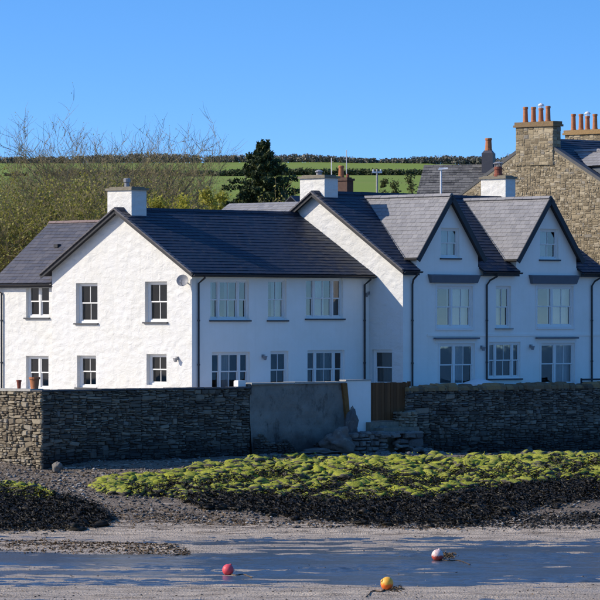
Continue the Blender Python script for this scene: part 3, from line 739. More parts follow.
# visible strips of the main slope only: left, between and right of the dormers
def stripsB(h):
    y = -.28 + h * cB; z_ = zeB + y * tB; out = []; prev = 0
    for i, (xd, zap, hd, zde) in enumerate(dorm):
        td = (zap - zde) / hd
        half = hd - .12 if z_ < zde else max(0, (zap - z_) / td - .1)
        out.append((prev, xd - half + ovg)); prev = xd + half + ovg
    out.append((prev, LB + .1 + ovg)); return out
slates('slates', hB, MT['slate'], (-ovg, -.28, eB), (1, 0, 0), (0, cB, tB * cB), stripsB, slB, .235, .3, 7)
slates('slates', hB, MT['slate'], (-ovg, WB + .28, eB), (1, 0, 0), (0, -cB, tB * cB), lambda h: [(0, LB + .1 + ovg)], slB, .235, .3, 8)
ridge_tiles(hB, (-ovg, hbB, zrB + .05), (LB + .1, hbB, zrB + .05), MT['slate'], .12)
mb = MB(); ms = MB()
for s_ in (1, -1):
    a = (-ovg - .012, hbB - s_ * (hbB + .28), eB - .07); b2 = (-ovg - .012, hbB, zrB - .07); nn = Vector((0, -s_ * tB * cB, cB)).normalized()
    mb.beam(a, b2, (1, 0, 0), .018, nn, .085)
    n = 30
    for i in range(n):
        d0 = (hbB + .28) * (1 - i / n); d1 = (hbB + .28) * (1 - (i + 1) / n)
        ms.beam((-ovg - .02, hbB - s_ * d0, zrB - d0 * tB + .025), (-ovg - .02, hbB - s_ * d1, zrB - d1 * tB + .012), (1, 0, 0), .07, nn, .03)
mb.build('bargeboard', MT['barge'], hB); ms.build('verge_slates', MT['slate_mid'], hB, kind='stuff')
for (a, b_) in stubs:
    x0, x1 = a - ovg, b_ - ovg; x1 = min(x1, LB)
    mb = MB(); mb.box(x0 + .02, x1 - .02, -.25, -.22, eB - .19, eB - .03); mb.box(max(x0, 0) + .02, x1 - .02, -.22, -.002, eB - .18, eB - .16); mb.build('fascia', MT['barge'], hB)
    gutter(hB, (x0, -.34, eB - .03), (x1 + .03, -.34, eB - .03))
# dormer roofs
for xd, zap, hd, zde in dorm:
    td = (zap - zde) / hd; cd = 1 / math.sqrt(1 + td * td); yr = (zap - zeB) / tB; ye_ = (zde - zeB) / tB; ov = .25; sl_ = hd / cd
    dk = []
    for s_ in (-1, 1):
        dk.append([(xd + s_ * hd, -ov, zde), (xd + s_ * hd, ye_, zde), (xd, yr, zap), (xd, -ov, zap)])
    dr = roof_deck('dormer_roof', hB, dk, MT['barge'], .06); dr['z0'] = TERR
    for s_ in (-1, 1):
        slates('slates', dr, MT['slate_grey'], (xd + s_ * hd, -ov, zde), (0, 1, 0), (-s_ * cd, 0, td * cd), lambda h: [(0, ov + ye_ + (yr - ye_) * h / sl_)], sl_, .21, .27, 11 + s_)
    ridge_tiles(dr, (xd, -ov, zap + .045), (xd, yr, zap + .045), MT['slate_grey'], .1)
    mb = MB()
    for s_ in (-1, 1):
        nn = Vector((s_ * td * cd, 0, cd)).normalized()
        mb.beam((xd + s_ * hd, -ov - .015, zde - .09), (xd, -ov - .015, zap - .09 / cd * .6), (0, 1, 0), .02, nn, .11)
    mb.build('bargeboard', MT['barge'], dr)
    mb = MB()                                     # soffit under the overhang and lead valleys
    for s_ in (-1, 1):
        mb.beam((xd + s_ * (hd + .0), ye_ - .05, zde + .02), (xd + s_ * .02, yr - .02, zap - .01), (s_ * .7, -.7, 0), .07, (0, 0, 1), .012)
    mb.build('valley', MT['white_metal'] if False else MT['lead'], dr)
    mb = MB()
    for s_ in (-1, 1):
        xs = xd + s_ * (hd - .17)
        mb.quad((xs, 0, zeB - .05), (xs, 0, zde), (xs, ye_, zde))
    mb.build('cheek', MT['render'], dr)
    mb = MB()
    for s_ in (-1, 1): mb.box(xd + s_ * hd - .03, xd + s_ * hd + .03, -ov, ye_ - .05, zde - .09, zde - .065); mb.box(xd + s_ * hd + .03, xd + s_ * (hd + .11), -ov - .02, ye_ - .1, zde - .06, zde + .02)
    mb.build('gutter', MT['black'], dr)
for px, kink in ((412.5, .0), (487, .35), (592, .3)):
    x = FB.fx(px, -.07); xt = x + kink; xt = max(xt, .1)
    downpipe(hB, [(xt, -.34, eB - .07), (xt, -.32, eB - .2), (xt if not kink else x + kink * .4, -.12, eB - .36), (x, -.07, eB - .55), (x, -.07, B0)])
wall_lamp(hB, front(0), FB.fx(481), FB.pz(347, 4, 0)); wall_lamp(hB, front(0), FB.fx(530), FB.pz(346, 7, 0)); wall_lamp(hB, gable(0), FB.gy(369), FB.pz(293, 0, 2))
# chimneys of B
def px_chimney(house, fr, xk, lpx, cpx, depth, zb, topy, **k):
    y1_, y0_ = fr.gy(lpx, xk), fr.gy(cpx, xk); zt_ = fr.pz(topy, xk, y0_)
    return chimney(house, xk, xk + depth, y0_, y1_, zb, zt_, **k), (xk + depth / 2, (y0_ + y1_) / 2, zt_)
ch, (cx, cy, ctop) = px_chimney(hB, FB, .1, 300, 324.5, .78, zrB - 1.0, 178)
b = MB(); b.lathe((cx, cy, ctop + .1), [(.12, 0), (.12, .15), (.17, .16), (.17, .2), (.06, .26)], 12); b.build('cowl', MT['metal'], ch)
ch, (cx, cy, ctop) = px_chimney(hB, FB, LB - 1.0, 481, 505.5, .62, zrB - 1.2, 178.5)
b = MB(); b.lathe((cx - .1, cy - .1, ctop + .1), [(.19, 0), (.19, .1), (.165, .12), (.165, .3), (.19, .31), (.19, .36), (.165, .37), (.165, .42)], 14); b.build('chimney_pot', MT['terra_dark'], ch)
b = MB()
for k in range(5):
    a = k * 1.2566; b.beam((cx - .1 + .14 * math.cos(a), cy - .1 + .14 * math.sin(a), ctop + .5), (cx - .1 + .14 * math.cos(a), cy - .1 + .14 * math.sin(a), ctop + .66), (1, 0, 0), .015, (0, 1, 0), .015)
b.lathe((cx - .1, cy - .1, ctop + .65), [(.22, 0), (.22, .03), (.05, .09)], 14); b.build('cowl', MT['metal'], ch)
# small rear wing of B whose sunlit slope shows above the ridge of A
mb = MB(); ry = FB.gy(286, 1.6); rz_ = FB.pz(201.5, 1.6, ry)
mb.box(1.0, 4.0, WB - .05, ry + 4, B0, rz_ - 1.6); mb.build('rear_wing_wall', MT['render'], hB)
roof_deck('rear_wing_roof', hB, [[(.2, WB * .72, rz_ - 1.3), (.2, ry + 4.2, rz_ - 1.3), (2.4, ry + 4.2, rz_), (2.4, WB * .72, rz_)], [(4.6, WB * .72, rz_ - 1.3), (4.6, ry + 4.2, rz_ - 1.3), (2.4, ry + 4.2, rz_), (2.4, WB * .72, rz_)]], MT['barge'])
rc = 1 / math.sqrt(1 + (1.3 / 2.2) ** 2)
slates('slates', hB, MT['slate_grey'], (.2, WB * .72, rz_ - 1.3), (0, 1, 0), (rc, 0, 1.3 / 2.2 * rc), lambda h: [(0, ry + 4.2 - WB * .72)], 2.2 / rc, .22, .28, 19)

# ------------------------------------------------------------------ rubble masonry
STONES = []
rs = random.Random(3)
for k in range(14):
    mbs = MB(); rings = []
    corner = [(-.5, -.42), (-.42, -.5), (.42, -.5), (.5, -.42), (.5, .42), (.42, .5), (-.42, .5), (-.5, .42)]
    jit = [(rs.uniform(-.08, .08), rs.uniform(-.15, .13)) for _ in corner]
    for sc, dp in ((1.0, 0), (.96, .6), (.72, 1.0)):
        rings.append([((x + jx) * sc, dp + rs.uniform(-.12, .12) * (dp > 0), (z + jz) * sc) for (x, z), (jx, jz) in zip(corner, jit)])
    for r_ in rings: mbs.v += r_
    for i in range(2):
        for j in range(8): mbs.f.append((i * 8 + j, i * 8 + (j + 1) % 8, (i + 1) * 8 + (j + 1) % 8, (i + 1) * 8 + j))
    mbs.f.append(tuple(range(16, 24))); STONES.append(mbs)
STONE_ME = {}
def stone_mesh(k, mat):
    if (k, mat) not in STONE_ME:
        me = STONES[k].mesh('stone'); me.materials.append(MT[mat]); STONE_ME[(k, mat)] = me
    return STONE_ME[(k, mat)]
def split_rects(x0, x1, z0, z1, wmin, wmax, hmin, hmax, rnd):
    w_, h_ = x1 - x0, z1 - z0
    tw, th = rnd.uniform(wmin, wmax), rnd.uniform(hmin, hmax)
    if w_ / tw > h_ / th and w_ > tw:
        c = x0 + w_ * rnd.uniform(.36, .64); return split_rects(x0, c, z0, z1, wmin, wmax, hmin, hmax, rnd) + split_rects(c, x1, z0, z1, wmin, wmax, hmin, hmax, rnd)
    if h_ > th:
        c = z0 + h_ * rnd.uniform(.36, .64); return split_rects(x0, x1, z0, c, wmin, wmax, hmin, hmax, rnd) + split_rects(x0, x1, c, z1, wmin, wmax, hmin, hmax, rnd)
    return [(x0, x1, z0, z1)]
def rubble(parent, mp, x0, x1, z0, z1, size, mat, seed, inside=None, big=300, depth=(.03, .09), visible=None, gap=.015, name='stone'):
    """mp(a, b, c) maps to the parent's local space (c outwards). The largest stones in view are objects, the rest one joined part."""
    rnd = random.Random(seed); rects = split_rects(x0, x1, z0, z1, *size, rnd)
    if inside: rects = [r for r in rects if inside((r[0] + r[1]) / 2, (r[2] + r[3]) / 2)]
    key = lambda r: -(r[1] - r[0]) * (r[3] - r[2]) + (0 if (visible is None or visible((r[0] + r[1]) / 2, (r[2] + r[3]) / 2)) else 100)
    rects.sort(key=key)
    z0p = parent.get('z0') or 0; joined = MB()
    o0 = Vector(mp(0, 0, 0))
    A = Vector(mp(1, 0, 0)) - o0; B = Vector(mp(0, 1, 0)) - o0; Cn = Vector(mp(0, 0, 1)) - o0
    for i, (a, b_, c, d_) in enumerate(rects):
        k = rnd.randrange(len(STONES)); w_, h_ = b_ - a - gap, d_ - c - gap; dp = rnd.uniform(*depth)
        P = Vector(mp((a + b_) / 2, (c + d_) / 2, -.01)); rot = rnd.gauss(0, .07)
        Aw = (A * math.cos(rot) + B * math.sin(rot)) * w_; Bw = (B * math.cos(rot) - A * math.sin(rot)) * h_; Cw = Cn * (dp + .01)
        if rnd.random() < .5: Aw = -Aw
        M4 = Matrix(((Aw.x, Cw.x, Bw.x, P.x), (Aw.y, Cw.y, Bw.y, P.y), (Aw.z, Cw.z, Bw.z, P.z - z0p), (0, 0, 0, 1)))
        if i < big:
            o = bpy.data.objects.new(name, stone_mesh(k, mat)); COL.objects.link(o); o.parent = parent; o.matrix_local = M4
        else:
            b0 = len(joined.v); joined.v += [tuple(M4 @ Vector(v)) for v in STONES[k].v]; joined.f += [tuple(b0 + j for j in f) for f in STONES[k].f]
    if joined.v:
        me = joined.mesh('rubble'); me.materials.append(MT[mat]); o = bpy.data.objects.new('rubble', me); COL.objects.link(o); o.parent = parent; o['kind'] = 'stuff'

# ------------------------------------------------------------------ house C: tall stone house at the right edge
FC_y = .0; xC = FB.fx(668); FC = FB.sub(xC, 0)
hC = thing('stone_house', 'tall golden rubble stone house with big chimneys rising behind the right white house', 'house', (FC.X, FC.Y, TERR), R(45), frame=True)
hcC = FC.gy(536.5); WC = 2 * hcC; zrC = FC.pz(138, 0, hcC); tC = .535; zeC = zrC - hcC * tC; LC = 9.0; cC = 1 / math.sqrt(1 + tC * tC)
mb = MB(); wall_panel(mb, gable(0), [(0, B0), (WC, B0), (WC, zeC), (hcC, zrC), (0, zeC)], []); mb.quad((0, 0, B0), (LC, 0, B0), (LC, 0, zeC), (0, 0, zeC)); mb.quad((0, WC, B0), (LC, WC, B0), (LC, WC, zeC), (0, WC, zeC)); mb.quad((LC, 0, B0), (LC, WC, B0), (LC, WC, zeC), (LC, hcC, zrC), (LC, 0, zeC))
mb.build('wall', MT['mortar_warm'], hC)
def insC(a, b_): return b_ < zrC - abs(a - hcC) * tC - .12
vis_lo = FC.pz(290, 0, hcC)
rubble(hC, gable(0), -.0, WC, vis_lo, zrC, (.15, .46, .07, .2), 'golden', 5, insC, 300, (.008, .03), lambda a, b_: FC.gy(600) < a < FC.gy(505) and b_ > FC.pz(262, 0, 3), gap=.012)
rubble(hC, gable(0), -.0, WC, B0, vis_lo, (.3, .6, .18, .34), 'golden', 6, None, 0, (.02, .05))
roof_deck('roof', hC, [[(.28, -.28, zeC - .28 * tC), (LC, -.28, zeC - .28 * tC), (LC, hcC, zrC), (.28, hcC, zrC)], [(.28, WC + .28, zeC - .28 * tC), (LC, WC + .28, zeC - .28 * tC), (LC, hcC, zrC), (.28, hcC, zrC)]], MT['barge'])
slates('slates', hC, MT['slate'], (.28, -.28, zeC - .28 * tC), (1, 0, 0), (0, cC, tC * cC), lambda h: [(0, LC - .28)], (hcC + .28) / cC, .23, .3, 21)
mb = MB()                                 # raised verge
for s_ in (1, -1): mb.beam((.14, hcC - s_ * (hcC + .2), zeC - .2 * tC + .06), (.14, hcC - s_ * .4, zrC - .4 * tC + .06), (1, 0, 0), .16, Vector((0, -s_ * tC * cC, cC)).normalized(), .07)
mb.build('verge_coping', MT['sill'], hC)
def stone_chimney(xk, lpx, cpx, depth, topy, pots, capless=False):
    y1_, y0_ = FC.gy(lpx, xk), FC.gy(cpx, xk); zt_ = FC.pz(topy, xk, y0_)
    mb = MB(); mb.box(xk, xk + depth, y0_, y1_, zrC - 1.2, zt_); c_ = mb.build('chimney', MT['mortar_warm'], hC); c_['z0'] = TERR
    rubble(c_, lambda a, b_, c: (xk - c, a, b_), y0_, y1_, zrC - 1.2, zt_, (.22, .55, .12, .26), 'golden', 9, None, 80, (.008, .025), gap=.016)
    rubble(c_, lambda a, b_, c: (a, y0_ - c, b_), xk, xk + depth, zrC - 1.2, zt_, (.3, .5, .16, .3), 'golden', 10, None, 20, (.015, .035), gap=.02)
    q = MB(); q.box(xk - .09, xk + depth + .09, y0_ - .09, y1_ + .09, zt_, zt_ + .09); q.box(xk - .05, xk + depth + .05, y0_ - .05, y1_ + .05, zt_ + .09, zt_ + .22); q.build('cap', MT['coping'], c_)
    for i, (ppx, py_) in enumerate(pots):
        xx = xk + depth / 2; yy_ = FC.gy(ppx, xx); h = FC.pz(py_, xx, yy_) - zt_ - .2
        pot(c_, xx, yy_, zt_ + .2, h, .115, 'terracotta', 'white_metal' if i == 2 else None)
stone_chimney(-.06, 516, 553, .5, 126, [(525.5, 107), (533.5, 107), (541, 108), (548, 106)])
stone_chimney(7.6, 565, 606, .55, 133.5, [(573.5, 114), (581, 114), (587.5, 116), (595, 114)])
# gabled dormer on C's front slope
xd, hd = 1.35, .8; yr = FC.gy(575, xd); zap = zrC - (hcC - yr) * tC; zde = zap - .72; ye_ = hcC - (zrC - zde) / tC; yf = yr - 3.4; cd = 1 / math.sqrt(1 + .81)
dr = roof_deck('dormer_roof', hC, [[(xd + s_ * hd, yf, zde), (xd + s_ * hd, ye_, zde), (xd, yr, zap), (xd, yf, zap)] for s_ in (-1, 1)], MT['barge'], .06); dr['z0'] = TERR
sl_ = math.hypot(hd, .72)
for s_ in (-1, 1): slates('slates', dr, MT['slate_grey'], (xd + s_ * hd, yf, zde), (0, 1, 0), (-s_ * hd / sl_, 0, .72 / sl_), lambda h: [(0, ye_ - yf + (yr - ye_) * h / sl_)], sl_, .2, .28, 31 + s_)
ridge_tiles(dr, (xd, yf, zap + .04), (xd, yr, zap + .04), MT['slate_grey'], .09)
b = MB(); b.box(xd - hd + .12, xd + hd - .12, yf + .15, ye_ + .5, zde - 1.9, zde - .02); b.quad((xd - hd + .12, yf + .15, zde - .02), (xd + hd - .12, yf + .15, zde - .02), (xd, yf + .15, zap - .14)); b.build('dormer_wall', MT['lead'], dr)

# ------------------------------------------------------------------ houses whose roofs and chimneys show behind
FE = Frame((424 - 300) / F * 192, 192.0)
hE = thing('slate_roofed_house', 'house with mottled grey slate roof and slate-hung chimney, behind the lamp post', 'house', (FE.X, FE.Y, TERR), R(78), frame=True)
def ey(px): return -((px - 424) / F * 192.0) / .978
# ridge runs along local y from the chimney at the right to the left end at column 424
zrE = FE.pz(166, 0, 0); eyl = 0.0; eyr = ey(520); runE = 4.2; riseE = 3.0; cE = 1 / math.hypot(1, riseE / runE); 
mb = MB(); mb.box(-runE + .3, runE - .3, eyr, eyl - .25, B0, zrE - riseE)
mb.quad((-runE + .3, eyl - .25, zrE - riseE), (runE - .3, eyl - .25, zrE - riseE), (0, eyl - .25, zrE - .25)); mb.quad((-runE + .3, eyr, zrE - riseE), (runE - .3, eyr, zrE - riseE), (0, eyr, zrE - .25)); mb.build('wall', MT['mortar_warm'], hE)
roof_deck('roof', hE, [[(-runE, eyr, zrE - riseE), (-runE, eyl, zrE - riseE), (0, eyl, zrE), (0, eyr, zrE)], [(runE, eyr, zrE - riseE), (runE, eyl, zrE - riseE), (0, eyl, zrE), (0, eyr, zrE)]], MT['barge'])
slates('slates', hE, MT['slate_rough'], (-runE, eyr, zrE - riseE), (0, 1, 0), (cE, 0, riseE / runE * cE), lambda h: [(0, eyl - eyr)], runE / cE, .21, .34, 41, .022)
ridge_tiles(hE, (0, eyr, zrE + .03), (0, eyl, zrE + .03), MT['slate_rough'], .1)
xk = -.55; yE1, yE0 = ey(483), ey(494)
ztE = CZ + (HY - 153) / F * 191; mb = MB(); mb.box(xk, xk + .75, yE0, yE1, zrE - 1.2, ztE)
mb.hexa([(xk + .02, yE0 + .02, ztE), (xk + .73, yE0 + .02, ztE), (xk + .73, yE1 - .02, ztE), (xk + .02, yE1 - .02, ztE), (xk + .15, yE0 + .1, ztE + .12), (xk + .6, yE0 + .1, ztE + .12), (xk + .6, yE1 - .1, ztE + .12), (xk + .15, yE1 - .1, ztE + .12)])
ch = mb.build('chimney', MT['slate_mid'], hE); ch['z0'] = TERR
pot(ch, xk + .37, (yE0 + yE1) / 2, ztE + .1, CZ + (HY - 138) / F * 191 - ztE - .1, .16)

FD = Frame((345 - 300) / F * 184, 184.0)
hD = thing('brick_chimney_house', 'house behind the ridge with dark brick chimney, orange pot and two thin aerial masts', 'house', (FD.X, FD.Y, TERR), R(45), frame=True)
zrD = FD.pz(197, 0, 0)
mb = MB(); mb.box(-3.2, 4.0, -2.8, 2.8, B0, zrD - 2.2); mb.build('wall', MT['render'], hD)
roof_deck('roof', hD, [[(-3.4, -3.1, zrD - 2.3), (4.2, -3.1, zrD - 2.3), (4.2, 0, zrD), (-3.4, 0, zrD)], [(-3.4, 3.1, zrD - 2.3), (4.2, 3.1, zrD - 2.3), (4.2, 0, zrD), (-3.4, 0, zrD)]], MT['slate'])
yD1, yD0 = FD.gy(337.5, -.3), FD.gy(347, -.3); ztD = FD.pz(181, 0, 0)
ch = chimney(hD, -.3, .1, yD0, yD1, zrD - .8, ztD, 'brickdark', 'brickdark', .05, .1)
pot(ch, -.12, FD.gy(341.5, -.1), ztD + .13, .55, .13); pot(ch, -.12, FD.gy(348, -.1), ztD + .13, .17, .07, 'terra_dark')
for px, top in ((331.5, 158), (346.5, 150)):
    yy_ = FD.gy(px, .3); b = MB(); b.tube([(.3, yy_, zrD - .8), (.3, yy_, FD.pz(top, .3, yy_))], .022, 6); b.build('aerial_mast', MT['white_metal'], hD)

# ------------------------------------------------------------------ sea walls, white pier, gate
def wall_frame(name, label, x0, x1, ztop, thick=.45):
    X, Y = FA.w(x0, WALL_OFF)
    o = thing(name, label, 'wall', (X, Y, 0), R(45), frame=True); return o
W = WALL_OFF
xs1 = FA.fx(250, W); xs2 = FA.fx(345, W); xs3 = FA.fx(407, W); xs4 = FA.fx(640, W)
zt1 = FA.pz(390, xc, W); zt2 = FA.pz(382, (xs1 + xs2) / 2, W); zt3 = FA.pz(388, FA.fx(412, W), W)
print('walls', xc, xs1, xs2, xs3, xs4, zt1, zt2, zt3, 'corner', XC, YC)
ZB = .2
w1 = wall_frame('sea_wall', 'long dark rubble sea wall below the left white house, with a sunlit end', xc, xs1, zt1)
l1 = xs1 - xc; yb = FA.gy(-40, xc) - W
mb = MB(); mb.box(.06, l1, .06, .5, ZB, zt1 - .06); mb.box(.06, .5, .5, yb, ZB, zt1 - .06); mb.build('core', MT['mortar'], w1)
# the wall leans back: the foot stands out a little
batter = lambda z: .05 * (zt1 - z)
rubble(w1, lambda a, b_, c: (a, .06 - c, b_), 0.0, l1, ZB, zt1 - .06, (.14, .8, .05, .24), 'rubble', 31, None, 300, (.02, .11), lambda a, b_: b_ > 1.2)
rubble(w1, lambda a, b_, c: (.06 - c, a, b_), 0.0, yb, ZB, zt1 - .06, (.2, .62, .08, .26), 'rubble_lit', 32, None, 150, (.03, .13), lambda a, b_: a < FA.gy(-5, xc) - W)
mb = MB(); n = 26; rn = random.Random(4)
for i in range(n): mb.box(l1 * i / n + .01 - (.06 if i == 0 else 0), l1 * (i + 1) / n - .01, -.05 + rn.uniform(-.02, .02), .52, zt1 - .058, zt1 + rn.uniform(-.01, .012))
mb.build('coping', MT['sill'], w1)
mb = MB(); mb.box(-.06, .56, .56, yb, zt1 - .055, zt1 + .03); mb.build('slab', MT['concrete'], w1)

w2 = wall_frame('sea_wall', 'higher cement-rendered stretch of sea wall with black stained foot, ending at the white pier', xs1, xs2, zt2)
w2.location.x, w2.location.y = FA.w(xs1, W); l2 = xs2 - xs1
mb = MB(); nx, nz = 40, 26
def w2p(a, b_):
    n_ = float(fbm(np.array([a * 1.3]), np.array([b_ * 1.6]), 5, 40)[0]) - .5
    return (a, -.0 + n_ * .14 - .10 * max(0, 2.0 - b_), b_)
for i in range(nx):
    for j in range(nz):
        f = lambda i_, j_: w2p(l2 * i_ / nx, ZB + (zt2 - .07 - ZB) * j_ / nz)
        mb.quad(f(i, j), f(i + 1, j), f(i + 1, j + 1), f(i, j + 1))
mb.box(0, l2, .1, .5, ZB, zt2 - .07); mb.quad((0, -.05, zt2 - .07), (l2, -.05, zt2 - .07), (l2, .5, zt2 - .07), (0, .5, zt2 - .07)); mb.quad((0, -.1, zt1 - .3), (0, .5, zt1 - .3), (0, .5, zt2 - .07), (0, -.1, zt2 - .07))
mb.build('rendered_face', MT['oldrender'], w2)
mb = MB(); n = 9
for i in range(n): mb.box(l2 * i / n + .006, l2 * (i + 1) / n - .006, -.09 + rn.uniform(-.015, .015), .52, zt2 - .068, zt2 + rn.uniform(-.008, .01))
mb.build('coping', MT['concrete'], w2)
rubble(w2, lambda a, b_, c: (a, -.06 - .08 * max(0, 2 - b_) - c, b_), .1, l2 - .2, ZB, 1.75, (.15, .5, .06, .18), 'rubble', 35, lambda a, b_: b_ < 1.25 + .35 * math.sin(a * 1.7) + .25 * math.sin(a * 4.1), 90, (.02, .12))
mb = MB(); xq = l2                                    # rusty brick edge of the wall
mb.hexa([(xq + .12, -.09, 1.5), (xq + .30, -.09, 1.5), (xq + .30, .45, 1.5), (xq + .12, .45, 1.5), (xq - .24, -.10, zt2 - .07), (xq + .02, -.10, zt2 - .07), (xq + .02, .45, zt2 - .07), (xq - .24, .45, zt2 - .07)])
MT['rust'] = simple('orange_brown_brick_edge', (.2, .10, .035), .9, .2, .5, 5, .5, 25, .02); mb.build('brick_edge', MT['rust'], w2)

# white rendered pier
xp0, xp1 = FA.fx(345, W), FA.fx(371, W); zp1 = FA.pz(381, xp0, W); zp0 = FA.pz(431, (xp0 + xp1) / 2, W)
pr = thing('white_pier', 'white rendered wall pier between the dark sea wall and the brown gate', 'wall', (*FA.w(xp0, W), 0), R(45), frame=True)
lp = xp1 - xp0; mb = MB()
mb.hexa([(.32, .0, zp0 - .25), (lp - .01, .0, zp0 - .05), (lp - .01, .3, zp0 - .05), (.36, .3, zp0 - .25), (.03, .0, zp1), (lp - .01, .0, zp1), (lp - .01, .3, zp1), (.03, .3, zp1)])
mb.build('rendered_block', MT['render'], pr)
mb = MB(); mb.box(-.0 + .03, lp, -.03, .33, zp1 + .002, zp1 + .05); mb.build('coping', MT['concrete'], pr)
# gate
xg0, xg1 = FA.fx(371.3, W), FA.fx(411, W); zg1 = FA.pz(382.5, (xg0 + xg1) / 2, W); zg0 = FA.pz(421, (xg0 + xg1) / 2, W)
gt = thing('plank_gate', 'brown vertical plank gate between the white pier and the right stone wall', 'gate', (*FA.w(xg0, W), 0), R(45), frame=True)
lg = xg1 - xg0; nb = 13
for i in range(nb):
    b = MB(); a0, a1 = lg * i / nb + .006, lg * (i + 1) / nb - .006; o_ = rn.uniform(-.006, .006)
    b.box(a0, a1, .12 + o_, .145 + o_, zg0 + .03, zg1 + rn.uniform(-.012, .012)); b.build('plank', MT['wood'], gt)
b = MB(); b.box(lg - .01, lg + .09, .1, .2, zg0 - .05, zg1 + .03); b.build('gate_post', MT['wood'], gt)
for zz in (zg0 + .3, zg1 - .3):
    b = MB(); b.box(.02, lg - .02, .16, .2, zz - .05, zz + .05); b.build('rail', MT['wood'], gt)
b = MB(); b.lathe((lg + .03, .07, zg1 - .23), [(.035, 0), (.045, .03), (.035, .06)], 10); b.box(lg + .02, lg + .04, .08, .1, zg1 - .22, zg1 - .18); b.build('gate_knob', MT['white_metal'], gt)
# step and rough ledge under the gate
st_ = thing('stone_steps', 'worn concrete and stone steps under the brown gate', 'steps', (*FA.w(xg0, W), 0), R(45), frame=True)
for i, (d0, d1, zz, e0_, e1_) in enumerate(((-.25, .6, zg0 - .02, -.3, 1.95), (-.75, .1, zg0 - .24, -.1, 1.9))):
    b = MB(); b.box(e0_, e1_, d0, d1, .3, zz); b.build('step', MT['cap'], st_)

w3 = wall_frame('sea_wall', 'dark rubble sea wall with orange lichened top below the dormered house, right of the gate', xs3, xs4, zt3)
w3.location.x, w3.location.y = FA.w(xs3, W); l3 = xs4 - xs3
mb = MB(); mb.box(.06, l3, .06, .55, ZB, zt3 - .1); mb.build('core', MT['mortar'], w3)
xvis = FA.fx(603, W) - xs3
rubble(w3, lambda a, b_, c: (a, .06 - c, b_), .0, l3, ZB, zt3 - .1, (.14, .8, .05, .25), 'rubble', 51, None, 300, (.02, .12), lambda a, b_: b_ > 1.0 and a < xvis)
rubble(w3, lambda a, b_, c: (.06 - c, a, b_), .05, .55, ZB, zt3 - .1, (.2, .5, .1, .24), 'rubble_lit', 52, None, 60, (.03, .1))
x = 0; i = 0
while x < l3:                                        # rough coping stones
    w_ = rn.uniform(.18, .5); k = rn.randrange(14); hh = rn.uniform(.12, .27)
    o = bpy.data.objects.new('coping_stone', stone_mesh(k, 'coping')); COL.objects.link(o); o.parent = w3
    M4 = Matrix(((w_, 0, 0, x + w_ / 2), (0, 0, -.62, .27), (0, hh, 0, zt3 - .13), (0, 0, 0, 1))); o.matrix_local = M4; x += w_ * .97
# pale stones at the foot of the gate end
b0x = FA.fx(401, W - .35)
pale = thing('stone_block', 'pale sunlit rough stone pile at the gate end of the right wall', 'stones', (*FA.w(b0x, W - .35), 0), R(45), frame=True)
b = MB(); b.box(.05, .9, .06, .42, 1.0, 2.42); b.build('core', MT['mortar'], pale)
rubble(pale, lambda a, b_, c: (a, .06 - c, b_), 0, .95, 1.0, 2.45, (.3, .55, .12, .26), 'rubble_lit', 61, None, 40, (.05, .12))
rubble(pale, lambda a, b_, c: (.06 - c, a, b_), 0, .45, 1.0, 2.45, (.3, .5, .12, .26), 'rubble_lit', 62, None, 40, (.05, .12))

# ------------------------------------------------------------------ rocks
def rock_mesh(seed, sub=2, flat=.6, rough=.6):
    bm = bmesh.new(); bmesh.ops.create_icosphere(bm, subdivisions=sub, radius=.5); r_ = random.Random(seed)
    from mathutils import noise
    off = Vector((seed * 3.7, seed * 1.3, 0))
    planes = [(Vector((r_.uniform(-1, 1), r_.uniform(-1, 1), r_.uniform(-.3, 1))).normalized(), r_.uniform(.26, .42)) for _ in range(9)]
    for v in bm.verts:
        for n, d in planes:
            t = v.co.dot(n) - d
            if t > 0: v.co -= n * t * .9
        v.co += v.co.normalized() * (noise.fractal(v.co * 2.2 + off, .8, 2.0, 4)) * rough * .35
        v.co.z *= flat
    V = [tuple(v.co) for v in bm.verts]; Fc = [tuple(v.index for v in f.verts) for f in bm.faces]; bm.free(); return V, Fc
def place_rock(name, label, px, pyb, size, mat, seed, z=None, Y=None, flat=.7, cat='boulder', group=None, rot=None):
    Y = Y or ypix_to_Y(pyb); X = (px - 300) / F * Y; zz = CZ + (HY - pyb) / F * Y if z is None else z
    V, Fc = rock_mesh(seed, 4, flat, .5); mn = min(v[2] for v in V)
    me = bpy.data.meshes.new(name); me.from_pydata([(a * size[0], b_ * size[1], (c - mn) * size[2]) for a, b_, c in V], [], Fc); me.update(); me.materials.append(MT[mat]); me.polygons.foreach_set('use_smooth', [True] * len(me.polygons))
    o = bpy.data.objects.new(name, me); COL.objects.link(o); o.location = (X, Y, zz - .06); o.rotation_euler.z = rot if rot is not None else seed * 1.1
    return tag(o, label, cat, group)
Yg = FA.w(xg0, W)[1]
place_rock('boulder', 'grey cracked boulder left of the gate steps, below the white pier', 338, 453, (1.35, 1.1, 1.35), 'boulder', 3, Y=Yg - 2.6, flat=.75)
place_rock('boulder', 'tall pale upright rock leaning beside the white pier foot', 352, 448, (.55, .6, 1.9), 'boulder', 5, Y=Yg - 1.6, flat=.9)
